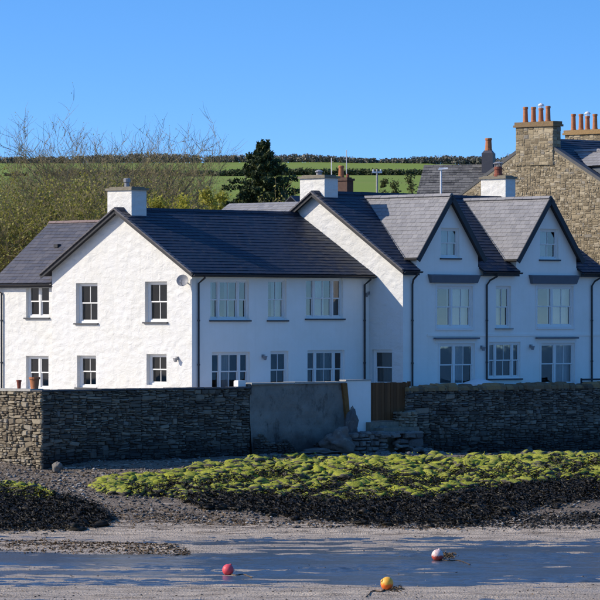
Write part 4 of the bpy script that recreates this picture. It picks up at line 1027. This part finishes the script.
# stone landing in front of the gate, with a dark drain opening in its face
yl_ = W - 1.25; lx0, lx1 = FA.fx(353, yl_), FA.fx(424, yl_); zl = FA.pz(432, (lx0 + lx1) / 2, yl_)
ld = thing('stone_landing', 'rough stone landing with a dark drain opening below the brown gate', 'landing', (*FA.w(lx0, yl_), 0), R(45), frame=True)
ll = lx1 - lx0; ho = (FA.fx(384, yl_) - lx0, FA.fx(404, yl_) - lx0, .3, FA.pz(436.5, (lx0 + lx1) / 2, yl_)); b = MB()
b.box(.05, ho[0], .1, 1.2, .2, zl - .05); b.box(ho[1], ll, .1, 1.2, .2, zl - .05); b.box(ho[0], ho[1], .1, 1.2, ho[3], zl - .05); b.box(ho[0], ho[1], .95, 1.2, .2, ho[3]); b.build('core', MT['mortar'], ld)
rubble(ld, lambda a, b_, c: (a, .1 - c, b_), 0, ll, .3, zl - .04, (.3, .95, .16, .45), 'boulder', 71, lambda a, b_: not (ho[0] < a < ho[1] and b_ < ho[3] + .03), 100, (.08, .28), gap=.03)
rubble(ld, lambda a, b_, c: (.05 - c, a, b_), .1, 1.2, .3, zl - .04, (.3, .8, .16, .4), 'boulder', 72, None, 40, (.06, .2), gap=.03)
rubble(ld, lambda a, b_, c: (a, .0 + b_, zl - .06 + c), 0, ll, .0, 1.2, (.4, .9, .3, .6), 'boulder', 73, None, 60, (.04, .1), gap=.03)
place_rock('boulder', 'flat grey slab of rock sloping at the foot of the rendered wall', 318, 454, (1.9, 1.6, .45), 'boulder', 17, Y=Yg - 2.6, flat=.7, rot=.5)
place_rock('boulder', 'small rounded pale stone at the corner foot of the left sea wall', 58, 461, (.4, .35, .55), 'boulder', 20, z=bz(-8.6, YC - .5), Y=YC - .5, flat=.8)

def band(pts_top, pts_bot):
    def f(px):
        if px < pts_top[0][0] or px > pts_top[-1][0]: return None
        return np.interp(px, [p[0] for p in pts_top], [p[1] for p in pts_top]), np.interp(px, [p[0] for p in pts_bot], [p[1] for p in pts_bot])
    return f
TOP = [(98, 486), (115, 479), (140, 477), (170, 475), (200, 467), (250, 463), (300, 460), (400, 459), (500, 458), (640, 455)]
ALG = band(TOP, [(98, 490), (115, 493), (150, 495), (200, 499), (250, 497), (300, 498), (350, 502), (420, 498), (480, 491), (540, 481), (640, 478)])
WRK = band([(170, 488), (200, 490), (300, 492), (350, 494), (420, 490), (480, 485), (540, 477), (640, 476)], [(170, 492), (200, 508), (260, 512), (300, 519), (400, 525), (460, 525), (500, 518), (540, 506), (640, 495)])
WRK2 = band([(440, 515), (640, 515)], [(440, 526), (540, 526), (640, 521)])
LWR = band([(-40, 489), (0, 489), (40, 494), (70, 500), (100, 512), (108, 520)], [(-40, 531), (0, 531), (60, 530), (90, 526), (108, 522)])
def PATCH(px):
    b_ = ALG(px)
    if b_ is None: return None
    t = float(vnoise(np.array([px * .045]), np.array([3.3]), 71)[0]); c = b_[0] + (b_[1] - b_[0]) * (.25 + .75 * t); h = 2 + 5 * float(vnoise(np.array([px * .11]), np.array([8.3]), 72)[0])
    return c - h, c + h
LAL = band([(-40, 483), (0, 484), (30, 486), (52, 496)], [(-40, 496), (0, 497), (30, 500), (52, 499)])
VR = [rock_mesh(100 + k, 2, .55, 1.1) for k in range(14)]; VS = [rock_mesh(150 + k, 1, .6, 1.1) for k in range(14)]
rr = random.Random(12)
RV, RF = [], []; nv = 0; singles = []
def ground_pt(px, py):
    Y = ypix_to_Y(py); X = (px - 300) / F * Y; return X, Y, bz(X, Y)
def rock_batch(bandf, x0, x1, n, smin, smax, mat, single=0):
    global nv
    rows = []
    for _ in range(n):
        px = rr.uniform(x0, x1); bnd = bandf(px)
        if bnd is None or bnd[1] <= bnd[0]: continue
        py = rr.uniform(bnd[0], bnd[1]) + rr.gauss(0, 1.8); s = smin + (smax - smin) * rr.random() ** 3.2
        rows.append((s, px, py))
    rows.sort(reverse=True); out_v, out_f, n0 = [], [], 0
    for i, (s, px, py) in enumerate(rows):
        if i < single and py < 485:
            singles.append((s, px, py)); continue
        X, Y, z = ground_pt(px, py); V, Fc = (VR if s > .3 else VS)[rr.randrange(14)]; a = rr.uniform(0, 6.28); ca, sa = math.cos(a), math.sin(a); e = rr.uniform(.7, 1.3); hz = rr.uniform(.6, 1.15)
        out_v += [(X + (x * ca - y * sa * e) * s, Y + (x * sa + y * ca * e) * s, z + (zz * hz + .1) * s) for x, y, zz in V]
        out_f += [tuple(n0 + k for k in f) for f in Fc]; n0 += len(V)
    return out_v, out_f
v_, f_ = rock_batch(ALG, 98, 640, 8200, .09, .72, 'algae', 26)
V2, F2 = rock_batch(LAL, -40, 52, 420, .09, .6, 'algae'); F2 = [tuple(k + len(v_) for k in f) for f in F2]
np_obj('algae_rocks', v_ + V2, f_ + F2, MT['algae'], kind='stuff')
tag(bpy.data.objects['algae_rocks'], 'bright green algae covered rocks in a band below the sea wall', 'rocks')
for i, (s, px, py) in enumerate(sorted(singles, key=lambda t: t[1])):
    X, Y, z = ground_pt(px, py); V, Fc = rock_mesh(200 + i, 3, .62)
    me = bpy.data.meshes.new('algae_boulder'); me.from_pydata([(a * s, b_ * s, c * s) for a, b_, c in V], [], Fc); me.update(); me.materials.append(MT['algae'])
    o = bpy.data.objects.new('algae_boulder', me); COL.objects.link(o); o.location = (X, Y, z + .12 * s); o.rotation_euler.z = rr.uniform(0, 6)
    tag(o, 'large boulder coated in bright green algae, one of the biggest in the green band', 'boulder', 'large algae boulders in the green rock band')
v_, f_ = rock_batch(WRK, 170, 640, 900, .2, .55, 'wrack'); V2, F2 = rock_batch(LWR, -40, 108, 330, .2, .6, 'wrack'); F2 = [tuple(k + len(v_) for k in f) for f in F2]
np_obj('weed_rocks', v_ + V2, f_ + F2, MT['wrack'], kind='stuff'); tag(bpy.data.objects['weed_rocks'], 'black seaweed covered stones on the lower shore', 'rocks')

V2, F2, n0 = [], [], 0
for _ in range(260):
    a = rr.uniform(0, 1); px = rr.uniform(255, 425); xl = FA.fx(px, W); d = rr.random() ** 1.6 * 3.0; X, Y = FA.w(xl, W - .15 - d); gate = max(0, 1 - abs(px - 378) / 42)
    z = bz(X, Y) + gate * max(0, 1.1 - d * .62); s = rr.uniform(.12, .5) * (1 if gate else .7); V, Fc = VR[rr.randrange(14)]; ca, sa = math.cos(a * 6.3), math.sin(a * 6.3)
    V2 += [(X + (x * ca - y * sa) * s, Y + (x * sa + y * ca) * s, z + zz * s) for x, y, zz in V]; F2 += [tuple(n0 + k for k in f) for f in Fc]; n0 += len(V)
tag(np_obj('loose_stones', V2, F2, MT['boulder'], kind='stuff'), 'loose grey stones heaped at the wall foot below the gate', 'stones')
def ribbons(name, label, specs, mat, seed):
    """specs: (band, x0, x1, count, length, width, lift)"""
    r_ = np.random.default_rng(seed); V = []; Fs = []; n0 = 0
    for bandf, x0, x1, cnt, ln, wd, lift in specs:
        for _ in range(cnt):
            px = r_.uniform(x0, x1); bnd = bandf(px)
            if bnd is None or bnd[1] <= bnd[0]: continue
            X, Y, z = ground_pt(px, r_.uniform(bnd[0], bnd[1]) + r_.normal() * min(2.2, .25 * (bnd[1] - bnd[0]))); a = r_.uniform(0, 6.28); k = r_.uniform(.5, 1.3); h0 = r_.uniform(.02, lift); w_ = wd * r_.uniform(.5, 1.4)
            pts = []
            for t in range(4):
                a += r_.uniform(-.5, .5); pts.append((X, Y, z + h0 - .018 * t + r_.uniform(-.012, .012))); X += math.cos(a) * ln * k / 3; Y += math.sin(a) * ln * k / 3
            sx, sy = -math.sin(a) * w_, math.cos(a) * w_
            for (x, y, zz) in pts: V += [(x - sx, y - sy, zz - r_.uniform(0, .03)), (x + sx, y + sy, zz + r_.uniform(-.02, .02))]
            for t in range(3): Fs.append((n0 + 2 * t, n0 + 2 * t + 1, n0 + 2 * t + 3, n0 + 2 * t + 2))
            n0 += 8
    o = np_obj(name, V, Fs, MT[mat], kind='stuff'); tag(o, label, 'seaweed'); return o
ribbons('bladderwrack', 'black bladderwrack fronds draped over the lower shore', [(WRK, 170, 640, 26000, .2, .014, .22), (WRK2, 440, 640, 3000, .18, .014, .06), (LWR, -40, 108, 11000, .2, .014, .24), (PATCH, 130, 640, 9000, .18, .014, .3)], 'wrack', 5)
ribbons('gutweed', 'bright green gutweed strands over the shore rocks', [(ALG, 98, 640, 9000, .13, .018, .16), (LAL, -40, 52, 900, .13, .018, .16)], 'gutweed', 15)
LINE1 = band([(-40, 541), (60, 543), (130, 549), (190, 554)], [(-40, 551), (60, 553), (130, 555), (190, 557)])
LINE2 = band([(100, 506), (180, 508), (260, 519), (330, 523), (460, 526)], [(100, 522), (180, 522), (260, 526), (330, 528), (460, 529)])
LINE3 = band([(-40, 468), (60, 466), (140, 470), (200, 470)], [(-40, 486), (60, 490), (100, 500), (200, 475)])
LINE4 = band([(395, 556), (440, 555), (480, 557), (520, 558)], [(395, 557), (440, 560), (480, 561), (520, 560)])
LINE5 = band([(-40, 530), (640, 528)], [(-40, 598), (640, 598)])
LINE6 = band([(60, 500), (110, 505), (180, 512), (250, 520)], [(60, 530), (110, 526), (180, 524), (250, 526)])
ribbons('drift_weed', 'brown drift weed scattered in lines on the sand', [(LINE1, -40, 190, 2600, .16, .02, .05), (LINE2, 100, 460, 700, .18, .02, .06), (LINE3, -40, 200, 1500, .16, .02, .04), (LINE4, 395, 520, 300, .14, .015, .05), (LINE5, -40, 640, 500, .12, .012, .02), (LINE6, 60, 250, 900, .18, .02, .05)], 'weedbrown', 6)

# pebbles
r_ = np.random.default_rng(8); V = []; Fs = []; n0 = 0
oc = [(1, 0, 0), (0, 1, 0), (-1, 0, 0), (0, -1, 0), (0, 0, 1), (0, 0, -1)]; of = [(0, 1, 4), (1, 2, 4), (2, 3, 4), (3, 0, 4), (1, 0, 5), (2, 1, 5), (3, 2, 5), (0, 3, 5)]
PB1 = band([(-40, 459), (60, 461), (300, 456), (640, 450)], [(-40, 492), (100, 515), (300, 528), (640, 528)]); PB2 = band([(-40, 528), (640, 526)], [(-40, 600), (640, 600)])
for bandf, cnt, s0, s1 in ((PB1, 9000, .02, .09), (PB2, 2600, .012, .035)):
    for _ in range(cnt):
        px = r_.uniform(-40, 640); bnd = bandf(px); X, Y, z = ground_pt(px, r_.uniform(bnd[0], bnd[1])); s = s0 + (s1 - s0) * r_.random() ** 3; a = r_.uniform(0, 3.14); e = r_.uniform(.6, 1)
        if z < WATER - .03: continue
        for x, y, q in oc: V.append((X + (x * math.cos(a) - y * math.sin(a) * e) * s * 1.3, Y + (x * math.sin(a) + y * math.cos(a) * e) * s * 1.3, z + q * s * .6 + s * .2))
        Fs += [(n0 + a_, n0 + b_, n0 + c_) for a_, b_, c_ in of]; n0 += 6
o = np_obj('pebbles', V, Fs, MT['pebble'], kind='stuff', smooth=True); tag(o, 'grey pebbles scattered over the beach', 'pebbles')

# ------------------------------------------------------------------ mooring buoys
def buoy_mat(name, c1, c2, axis_=2):
    m = NT(name); g = m.n('ShaderNodeTexCoord'); s = m.n('ShaderNodeSeparateXYZ'); m.l(g.outputs['Object'], s.inputs[0])
    col = m.mix(m.ramp(m.math('ADD', m.math('MULTIPLY', s.outputs[axis_], 2.5), m.math('ADD', .5, m.math('MULTIPLY', m.math('SUBTRACT', m.noise(18, 4), .5), .5))), [(.42, 0), (.5, 1)]), c2, c1)
    col = m.mix(m.ramp(m.noise(30, 4), [(.5, 0), (.7, .5)]), col, tuple(x * .6 for x in c2))
    m.pr(col, .5, .4); return m.m
def buoy(label, px, py, rpx, mt, tilt, squash=1.0):
    Y = 4160 * (CZ + 1.17) / (py + rpx - HY); X = (px - 300) / F * Y; r = rpx / F * Y
    t = thing('mooring_buoy', label, 'buoy', (X, Y, max(WATER - .02, float(beach_z(np.array([X]), np.array([Y]))[0]))), .4, 'mooring buoys on the wet sand')
    q = Matrix.Rotation(tilt, 4, 'Y')
    b = MB(); b.lathe((0, 0, 0), [(r * math.sin(a) * (1 if a > 1.9 else 1), -r * math.cos(a) * squash) for a in [math.pi * k / 14 for k in range(1, 14)]], 24)
    b.v = [tuple(q @ Vector(v)) for v in b.v]; o = b.build('float', mt, t, (0, 0, r * .9 * squash), smooth=True)
    b = MB(); b.lathe((0, 0, 0), [(r * .22, r * .85 * squash), (r * .2, r * 1.12 * squash), (r * .1, r * 1.14 * squash)], 12); n = 10
    b.v = [tuple(q @ Vector(v)) for v in b.v]; b.build('eye', mt, t, (0, 0, r * .9 * squash))
    return t, X, Y, r
MP = buoy_mat('pink_buoy', (.75, .08, .10), (.70, .07, .09)); MO = buoy_mat('orange_buoy', (.80, .42, .05), (.85, .16, .02)); MW = buoy_mat('faded_buoy', (.75, .55, .50), (.55, .08, .05))
buoy('bright pink-red round buoy sitting in the shallow water', 228, 569, 5.8, MP, .5)
buoy('orange and yellow buoy lying on the sand in front', 387, 585.5, 6.8, MO, -1.1, .92)
buoy('faded pink and white buoy resting on a clump of weed', 437.5, 554, 6, MW, .35)
for (px0, py0, px1, py1, who) in ((387, 592, 366, 597, 'orange'), (437.5, 560, 470, 566, 'faded'), (228, 575, 252, 579, 'pink-red')):
    pts = []
    for k in range(14):
        t = k / 13; X, Y, z = ground_pt(px0 + (px1 - px0) * t, py0 + (py1 - py0) * t + 1.2 * math.sin(t * 7)); pts.append((X, Y, max(z, WATER) + .02))
    b = MB(); b.tube(pts, .014, 6); tag(b.build('mooring_rope', MT['weedbrown']), 'brown mooring rope trailing from the %s buoy' % who, 'rope')
CL = band([(436, 556.5), (453, 556.5)], [(436, 560), (453, 560)]); CL2 = band([(384, 588), (402, 586)], [(384, 594), (402, 592)])
ribbons('weed_clump', 'dark weed clumps caught on the buoy moorings', [(CL, 436, 453, 420, .14, .015, .16), (CL2, 372, 402, 260, .16, .012, .06)], 'weedbrown', 9)

# ------------------------------------------------------------------ trees and hedges
def branch_tree(seed, H, stems, spread, levels=4, kids=(8, 6, 5, 4), leafn=3, leafsize=.07):
    r_ = random.Random(seed); mb = MB(); trunk = MB(); leaves_p = []
    def grow(p, d, ln, rad, lv):
        segs = 4 if lv < 2 else 3; pts = [p.copy()]; dd = d.copy()
        for s in range(segs):
            dd = (dd + Vector((r_.gauss(0, .16), r_.gauss(0, .16), r_.gauss(.05, .1)))).normalized(); p = p + dd * ln / segs; pts.append(p.copy())
        rads = [rad * (1 - .62 * i / segs) for i in range(segs + 1)]
        (trunk if lv == 0 else mb).tube(pts, rads, 6 if lv == 0 else (4 if lv == 1 else 3), cap=False)
        if lv >= levels:
            for _ in range(leafn): leaves_p.append(pts[r_.randrange(1, segs + 1)] + Vector((r_.gauss(0, .06), r_.gauss(0, .06), r_.gauss(0, .06))))
            return
        for k in range(kids[min(lv, len(kids) - 1)]):
            t = (.28 if lv == 0 else .2) + .8 * r_.random(); i = min(segs - 1, int(t * segs)); q = pts[i].lerp(pts[i + 1], min(1, t * segs - i))
            ax_ = Vector((r_.gauss(0, 1), r_.gauss(0, 1), r_.gauss(0, .35))).normalized(); nd = (dd * .75 + ax_ * r_.uniform(.55, .95) + Vector((0, 0, .12))).normalized()
            grow(q, nd, ln * r_.uniform(.42, .68), max(.0085, rad * (1 - .6 * t) * .62), lv + 1)
    for s in range(stems):
        a = 2 * math.pi * s / stems + r_.uniform(-.4, .4); d = Vector((math.cos(a) * spread, math.sin(a) * spread, 1)).normalized()
        grow(Vector((math.cos(a) * .25, math.sin(a) * .25, -.2)), d, H * r_.uniform(.48, .62), H * .02, 0)
    return trunk, mb, leaf_cards(leaves_p, leafsize, seed)
def leaf_cards(P, size, seed, asp=1.6):
    r_ = np.random.default_rng(seed); P = np.array([tuple(p) for p in P]); n = len(P)
    a = r_.normal(size=(n, 3)); a /= np.linalg.norm(a, axis=1)[:, None]; c = r_.normal(size=(n, 3)); b_ = np.cross(a, c); b_ /= np.linalg.norm(b_, axis=1)[:, None]
    s = size * r_.uniform(.6, 1.4, (n, 1)); a = a * s * asp / 2; b_ = b_ * s / 2
    V = np.stack([P - a, P + b_, P + a, P - b_], 1).reshape(-1, 3); Fc = np.arange(4 * n).reshape(-1, 4); return V, Fc
protos = []
for k, (H, st, sp, ls_) in enumerate(((11, 4, .22, .04), (9.5, 4, .5, .055), (8.5, 5, .6, .06), (12, 4, .17, .035))):
    tr_, br_, (lv, lf) = branch_tree(20 + k, H, st, sp, 4, (8, 6, 5, 4), (1, 4, 5, 0)[k] or 1, ls_); H = max(v[2] for v in br_.v) - .3
    t = thing('bare_tree', 'x', 'tree'); tr_.build('trunk', MT['bark'], t); br_.build('branches', MT['bark'], t, kind='stuff')
    np_obj('leaves', lv, lf, MT['bud'], t, kind='stuff'); protos.append((t, H))
def place_tree(k, px, topy, Y, label, group, first, hscale=None):
    t, H = protos[k]; o = t if first else copy_tree(t)
    X = (px - 300) / F * Y; z = land_z(X, Y); ht = CZ + (HY - topy) / F * Y - z; sc = ht / H * (1.08 if k == 3 else 1.0)
    o.location = (X, Y, z); o.scale = (sc, sc, sc); o.rotation_euler.z = rr.uniform(0, 6.28); o['label'] = label; o['group'] = group
used = set(); GT = 'budding trees behind the left house'
T = [(3, 106, 117, 215, 'tallest bare tree in the middle of the left tree group, rising above the hill line'), (0, 62, 160, 205, 'bare budding tree just left of the tallest one'), (0, 140, 150, 212, 'bare tree close behind the left chimney, right of the tallest'),
     (1, 20, 163, 200, 'bushy budding tree at the left edge of the tree group'), (1, -14, 168, 208, 'budding tree cut by the left picture edge'), (2, 85, 172, 196, 'low many-stemmed budding tree in front of the tallest tree'),
     (2, 45, 182, 192, 'low dense thicket tree above the rear wing roof'), (2, 5, 188, 190, 'low thicket tree at the far left above the wing gutter'), (1, 165, 172, 205, 'rounded budding tree right of the left chimney'),
     (2, 120, 190, 194, 'low thicket tree directly behind the left chimney'), (0, -40, 168, 216, 'budding tree outside the left edge of the group'), (1, 90, 160, 222, 'rear budding tree behind the tallest bare tree'), (1, 35, 168, 224, 'rear budding tree in the back row at left'), (2, 150, 185, 193, 'low thicket tree over the left ridge beside the chimney')]
T += [(3, 101, 128, 213, 'slim bare tree close to the left of the tallest tree'), (3, 116, 133, 217, 'slim bare tree close to the right of the tallest tree'), (3, 146, 154, 216, 'bare tree top above the ridge, right of the left chimney'), (3, 84, 150, 219, 'slender bare tree left of the tallest, in the back row'), (3, 126, 136, 221, 'slender bare tree right of the tallest, in the back row'), (0, 30, 166, 214, 'bare tree above the wing roof, left part of the group'), (0, 165, 164, 218, 'bare tree right of the left chimney, topping the hill line'),
      (1, 60, 172, 199, 'budding tree filling the middle of the thicket'), (1, 115, 170, 200, 'budding tree just behind the left chimney pot'), (2, 25, 178, 195, 'low thicket tree above the wing ridge'), (2, 68, 186, 191, 'low thicket tree where the wing roof meets the gable')]
for (k, px, ty, Y, lab) in T:
    place_tree(k, px, ty, Y, lab, GT, k not in used); used.add(k)

# conifer
r_ = random.Random(77); YT = 214; XT = (264 - 300) / F * YT; zT = land_z(XT, YT); Ht = CZ + (HY - 141) / F * YT - zT
cf = thing('conifer', 'dark green broad conifer standing behind the ridge of the left house', 'tree', (XT, YT, zT))
b = MB(); b.tube([(0, 0, -.2), (.05, 0, Ht * .5), (0, .05, Ht - .1)], [.32, .2, .03], 8); b.build('trunk', MT['bark'], cf)
P = []; br = MB()
for k in range(260):
    d = .15 + (Ht - 2.0) * (k / 260) ** 1.15; rad = min(3.3, (.16 + .78 * d) * r_.uniform(.5, 1.12)); a = k * 2.399 + r_.uniform(-.4, .4); z0_ = Ht - d; dirv = Vector((math.cos(a), math.sin(a), 0)); side = Vector((-math.sin(a), math.cos(a), 0))
    tip = Vector((0, 0, z0_)) + dirv * rad + Vector((0, 0, .12 - .05 * rad)); br.tube([(0, 0, z0_), tuple((Vector((0, 0, z0_)) * .5 + tip * .5) + Vector((0, 0, -.05))), tuple(tip)], [.03, .02, .006], 3, cap=False)
    for _ in range(int(40 + 75 * rad)):
        t = r_.random() ** .6; wdt = .34 * (1.1 - t) * min(rad, 1.6) + .05; P.append(Vector((0, 0, z0_)) .lerp(tip, t) + side * r_.uniform(-wdt, wdt) + Vector((0, 0, r_.gauss(-.03, .07))))
br.build('branches', MT['bark'], cf, kind='stuff'); lv, lf = leaf_cards(P, .085, 5, 2.6); np_obj('needles', lv, lf, MT['needle'], cf, kind='stuff')

def shrub(name, label, px, topy, Y, wpx, mat, seed, n=5000, size=.1, cat='shrub', group=None, squash=1.0, pointed=False):
    X = (px - 300) / F * Y; z = land_z(X, Y); H = CZ + (HY - topy) / F * Y - z; rad = wpx / F * Y / 2
    r_ = random.Random(seed); t = thing(name, label, cat, (X, Y, z), 0, group); st = MB(); P = []
    for k in range(12):
        a = r_.uniform(0, 6.28); tip = Vector((math.cos(a) * rad * r_.uniform(.2, .8), math.sin(a) * rad * r_.uniform(.2, .8), H * r_.uniform(.6, .95))); st.tube([(0, 0, 0), tuple(tip * .5 + Vector((0, 0, .3))), tuple(tip)], [.06, .04, .01], 5, cap=False)
    st.build('trunk', MT['bark'], t)
    cl = []
    for k in range(38):
        u_ = r_.uniform(.25, 1); a = r_.uniform(0, 6.28); rr_ = rad * (1 - (u_ ** 2 if not pointed else u_)) ** .5 * math.sqrt(r_.random()) if u_ < 1 else 0
        cl.append((Vector((math.cos(a) * rr_, math.sin(a) * rr_, H * u_ * .97)), rad * r_.uniform(.13, .3)))
    for k in range(n):
        c, s = cl[r_.randrange(len(cl))]; P.append(c + Vector((r_.gauss(0, s), r_.gauss(0, s), r_.gauss(0, s * .8) if c.z + s < H else -abs(r_.gauss(0, s)))))
    lv, lf = leaf_cards(P, size, seed, 1.7); np_obj('foliage', lv, lf, MT[mat], t, kind='stuff')
for i, (px, ty, wpx, lab) in enumerate(((206, 184, 34, 'fresh yellow-green leafy bush left of the conifer'), (182, 190, 40, 'yellow-green leafing bush behind the left ridge near the chimney'), (222, 190, 26, 'small yellow-green bush touching the conifer'), (158, 194, 34, 'low yellow-green bush right beside the left chimney'))):
    shrub('leafing_bush', lab, px, ty, 183 + i * 2, wpx, 'willow', 40 + i, 4200, .085, 'bush', 'yellow-green bushes behind the left ridge')
for i, (px, ty, wpx, lab) in enumerate(((384, 173, 16, 'olive pointed shrub right of the thin pole'), (395, 172, 18, 'middle olive shrub of the three behind the right ridge'), (410, 169, 20, 'tallest olive shrub beside the mottled slate roof'))):
    shrub('olive_shrub', lab, px, ty, 200 + i, wpx, 'olive', 60 + i, 2600, .07, 'shrub', 'olive shrubs behind the right ridge', pointed=True)
shrub('bare_crown_tree', 'grey leafless tree top between the slate chimney and the stone house', 508, 149, 330, 22, 'wood_far', 66, 2500, .1, 'tree')

# street lamp and poles
def lamp_post(px, topy, Y):
    X = (px - 300) / F * Y; z = land_z(X, Y); h = CZ + (HY - topy) / F * Y - z
    t = thing('street_lamp', 'white street lamp with short arm in front of the mottled slate roof', 'lamp', (X, Y, z)); b = MB(); b.tube([(0, 0, 0), (0, 0, h * .5), (0, 0, h)], [.08, .06, .045], 8); b.build('pole', MT['white_metal'], t)
    b = MB(); b.hexa([(-.12, -.08, h - .02), (.3, -.08, h + .02), (.3, .08, h + .02), (-.12, .08, h - .02), (-.08, -.05, h + .08), (.28, -.04, h + .09), (.28, .04, h + .09), (-.08, .05, h + .08)]); b.build('lamp_head', MT['white_metal'], t)
lamp_post(441, 169.5, 178)
Y = 205; X = (377 - 300) / F * Y; z = land_z(X, Y); h = CZ + (HY - 169) / F * Y - z
t = thing('utility_pole', 'thin pale pole with small crosspiece left of the olive shrubs', 'pole', (X, Y, z)); b = MB(); b.tube([(0, 0, 0), (0, 0, h)], [.08, .05], 8); b.build('post', MT['concrete'], t)
b = MB(); b.box(-.25, .25, -.04, .04, h - .2, h - .12); b.lathe((.18, 0, h - .12), [(.04, 0), (.05, .06), (.03, .1)], 8); b.lathe((-.18, 0, h - .12), [(.04, 0), (.05, .06), (.03, .1)], 8); b.build('crosspiece', MT['white_metal'], t)

# distant woodland and hedges on the hill
def far_line(name, label, cat, pts, mat, hmin, hmax, depth, n, leaf, seed, per=34):
    r_ = np.random.default_rng(seed); P = []
    tot = len(pts) - 1
    for i in range(n):
        t = r_.random() * tot; k = int(t); f = t - k; X = pts[k][0] * (1 - f) + pts[k + 1][0] * f; Y = pts[k][1] * (1 - f) + pts[k + 1][1] * f + r_.uniform(-depth, depth)
        z = land_z(X, Y) - .3; H = r_.uniform(hmin, hmax) * (.55 + .9 * float(vnoise(np.array([X * .035]), np.array([0.5]), seed)[0])); R0 = H * r_.uniform(.28, .5)
        q = r_.normal(size=(per, 3)) * .42; zc = r_.uniform(0.15, 1, per)
        P.append(np.stack([X + q[:, 0] * R0, Y + q[:, 1] * R0, z + H * (zc * .85) + q[:, 2] * R0 * .3], 1))
    P = np.concatenate(P); P[:, 2] = np.maximum(P[:, 2], 0); lv, lf = leaf_cards(P, leaf, seed, 1.4); o = np_obj(name, lv, lf, MT[mat], kind='stuff'); return tag(o, label, cat)
far_line('skyline_woodland', 'dark line of woodland along the top of the hill', 'woodland', [(-200, 1472), (0, 1478), (200, 1472)], 'wood_far', 1.8, 3.4, 8, 1800, .5, 4, 50)
far_line('hedgerow', 'dark hedge running across the green hill between the two fields', 'hedge', [(-160, 1190), (-20, 1170), (60, 1185), (160, 1230)], 'hedge', 1.3, 2.5, 3, 1000, .42, 5, 44)

# ------------------------------------------------------------------ small things on and behind the walls
def plant_pot(label, px, top, basepy, rpx, mat):
    xw = xc + .25; yl = FA.gy(px, xw); X, Y = FA.w(xw, yl); z0_ = zt1 + .03; h = CZ + (HY - top) / F * Y - z0_; r = rpx / F * Y
    t = thing('plant_pot', label, 'pot', (X, Y, z0_)); b = MB(); b.lathe((0, 0, 0), [(r * .72, 0), (r * .95, h * .8), (r * 1.1, h * .81), (r * 1.1, h), (r * .95, h), (r * .9, h * .9)], 16); b.build('clay_pot', MT[mat], t)
    b = MB(); b.lathe((0, 0, 0), [(r * .9, h * .88), (r * .5, h * .93)], 16); b.build('soil', MT['mortar'], t)
plant_pot('small dark clay pot on the left end of the sea wall', 19, 380, 386, 2.4, 'terra_dark')
plant_pot('large orange clay pot on the left end of the sea wall', 34.5, 377, 386, 5.2, 'terracotta')
X, Y = FA.w(xs1 - .3, W + .22); b = MB(); b.box(-.22, .18, -.12, .12, 0, .2); b.box(-.2, .16, -.1, .1, .2, .225)
o = b.build('cream_block', MT['concrete'], None, (X, Y, zt1 + .012)); o.rotation_euler.z = R(45); o.data.materials.clear(); o.data.materials.append(MT['frame']); tag(o, 'small cream block sitting on the step in the sea wall', 'block')
# white cover behind the right wall
xk = FB.fx(479, -1.0); X, Y = FB.w(xk, -1.0); ztop = FB.pz(378.5, xk, -1.0)
b = MB(); b.lathe((0, 0, 0), [(.75, 0), (.74, ztop - TERR - .22), (.55, ztop - TERR - .14), (.2, ztop - TERR - .03), (.04, ztop - TERR)], 14)
o = b.build('garden_cover', MT['frame'], None, (X, Y, TERR)); tag(o, 'white peaked cover just showing over the right sea wall', 'cover')
# bench
xk = FB.fx(588, -1.2); X, Y = FB.w(xk, -1.2); zb_ = FB.pz(378.5, xk, -1.2)
t = thing('garden_bench', 'dark bench back showing over the wall at the right edge', 'bench', (X, Y, TERR), R(45)); H = zb_ - TERR
b = MB(); b.box(-.75, .75, -.25, .25, H - .55, H - .5); b.build('seat', MT['barge'], t)
for zz in (H - .04, H - .16, H - .28):
    b = MB(); b.box(-.75, .75, -.27, -.24, zz - .04, zz + .04); b.build('back_slat', MT['barge'], t)
for sx in (-.7, .7):
    for sy in (-.27, .22):
        b = MB(); b.box(sx - .03, sx + .03, sy, sy + .05, 0, H - .552 if sy > 0 else H + .02); b.build('leg', MT['barge'], t)
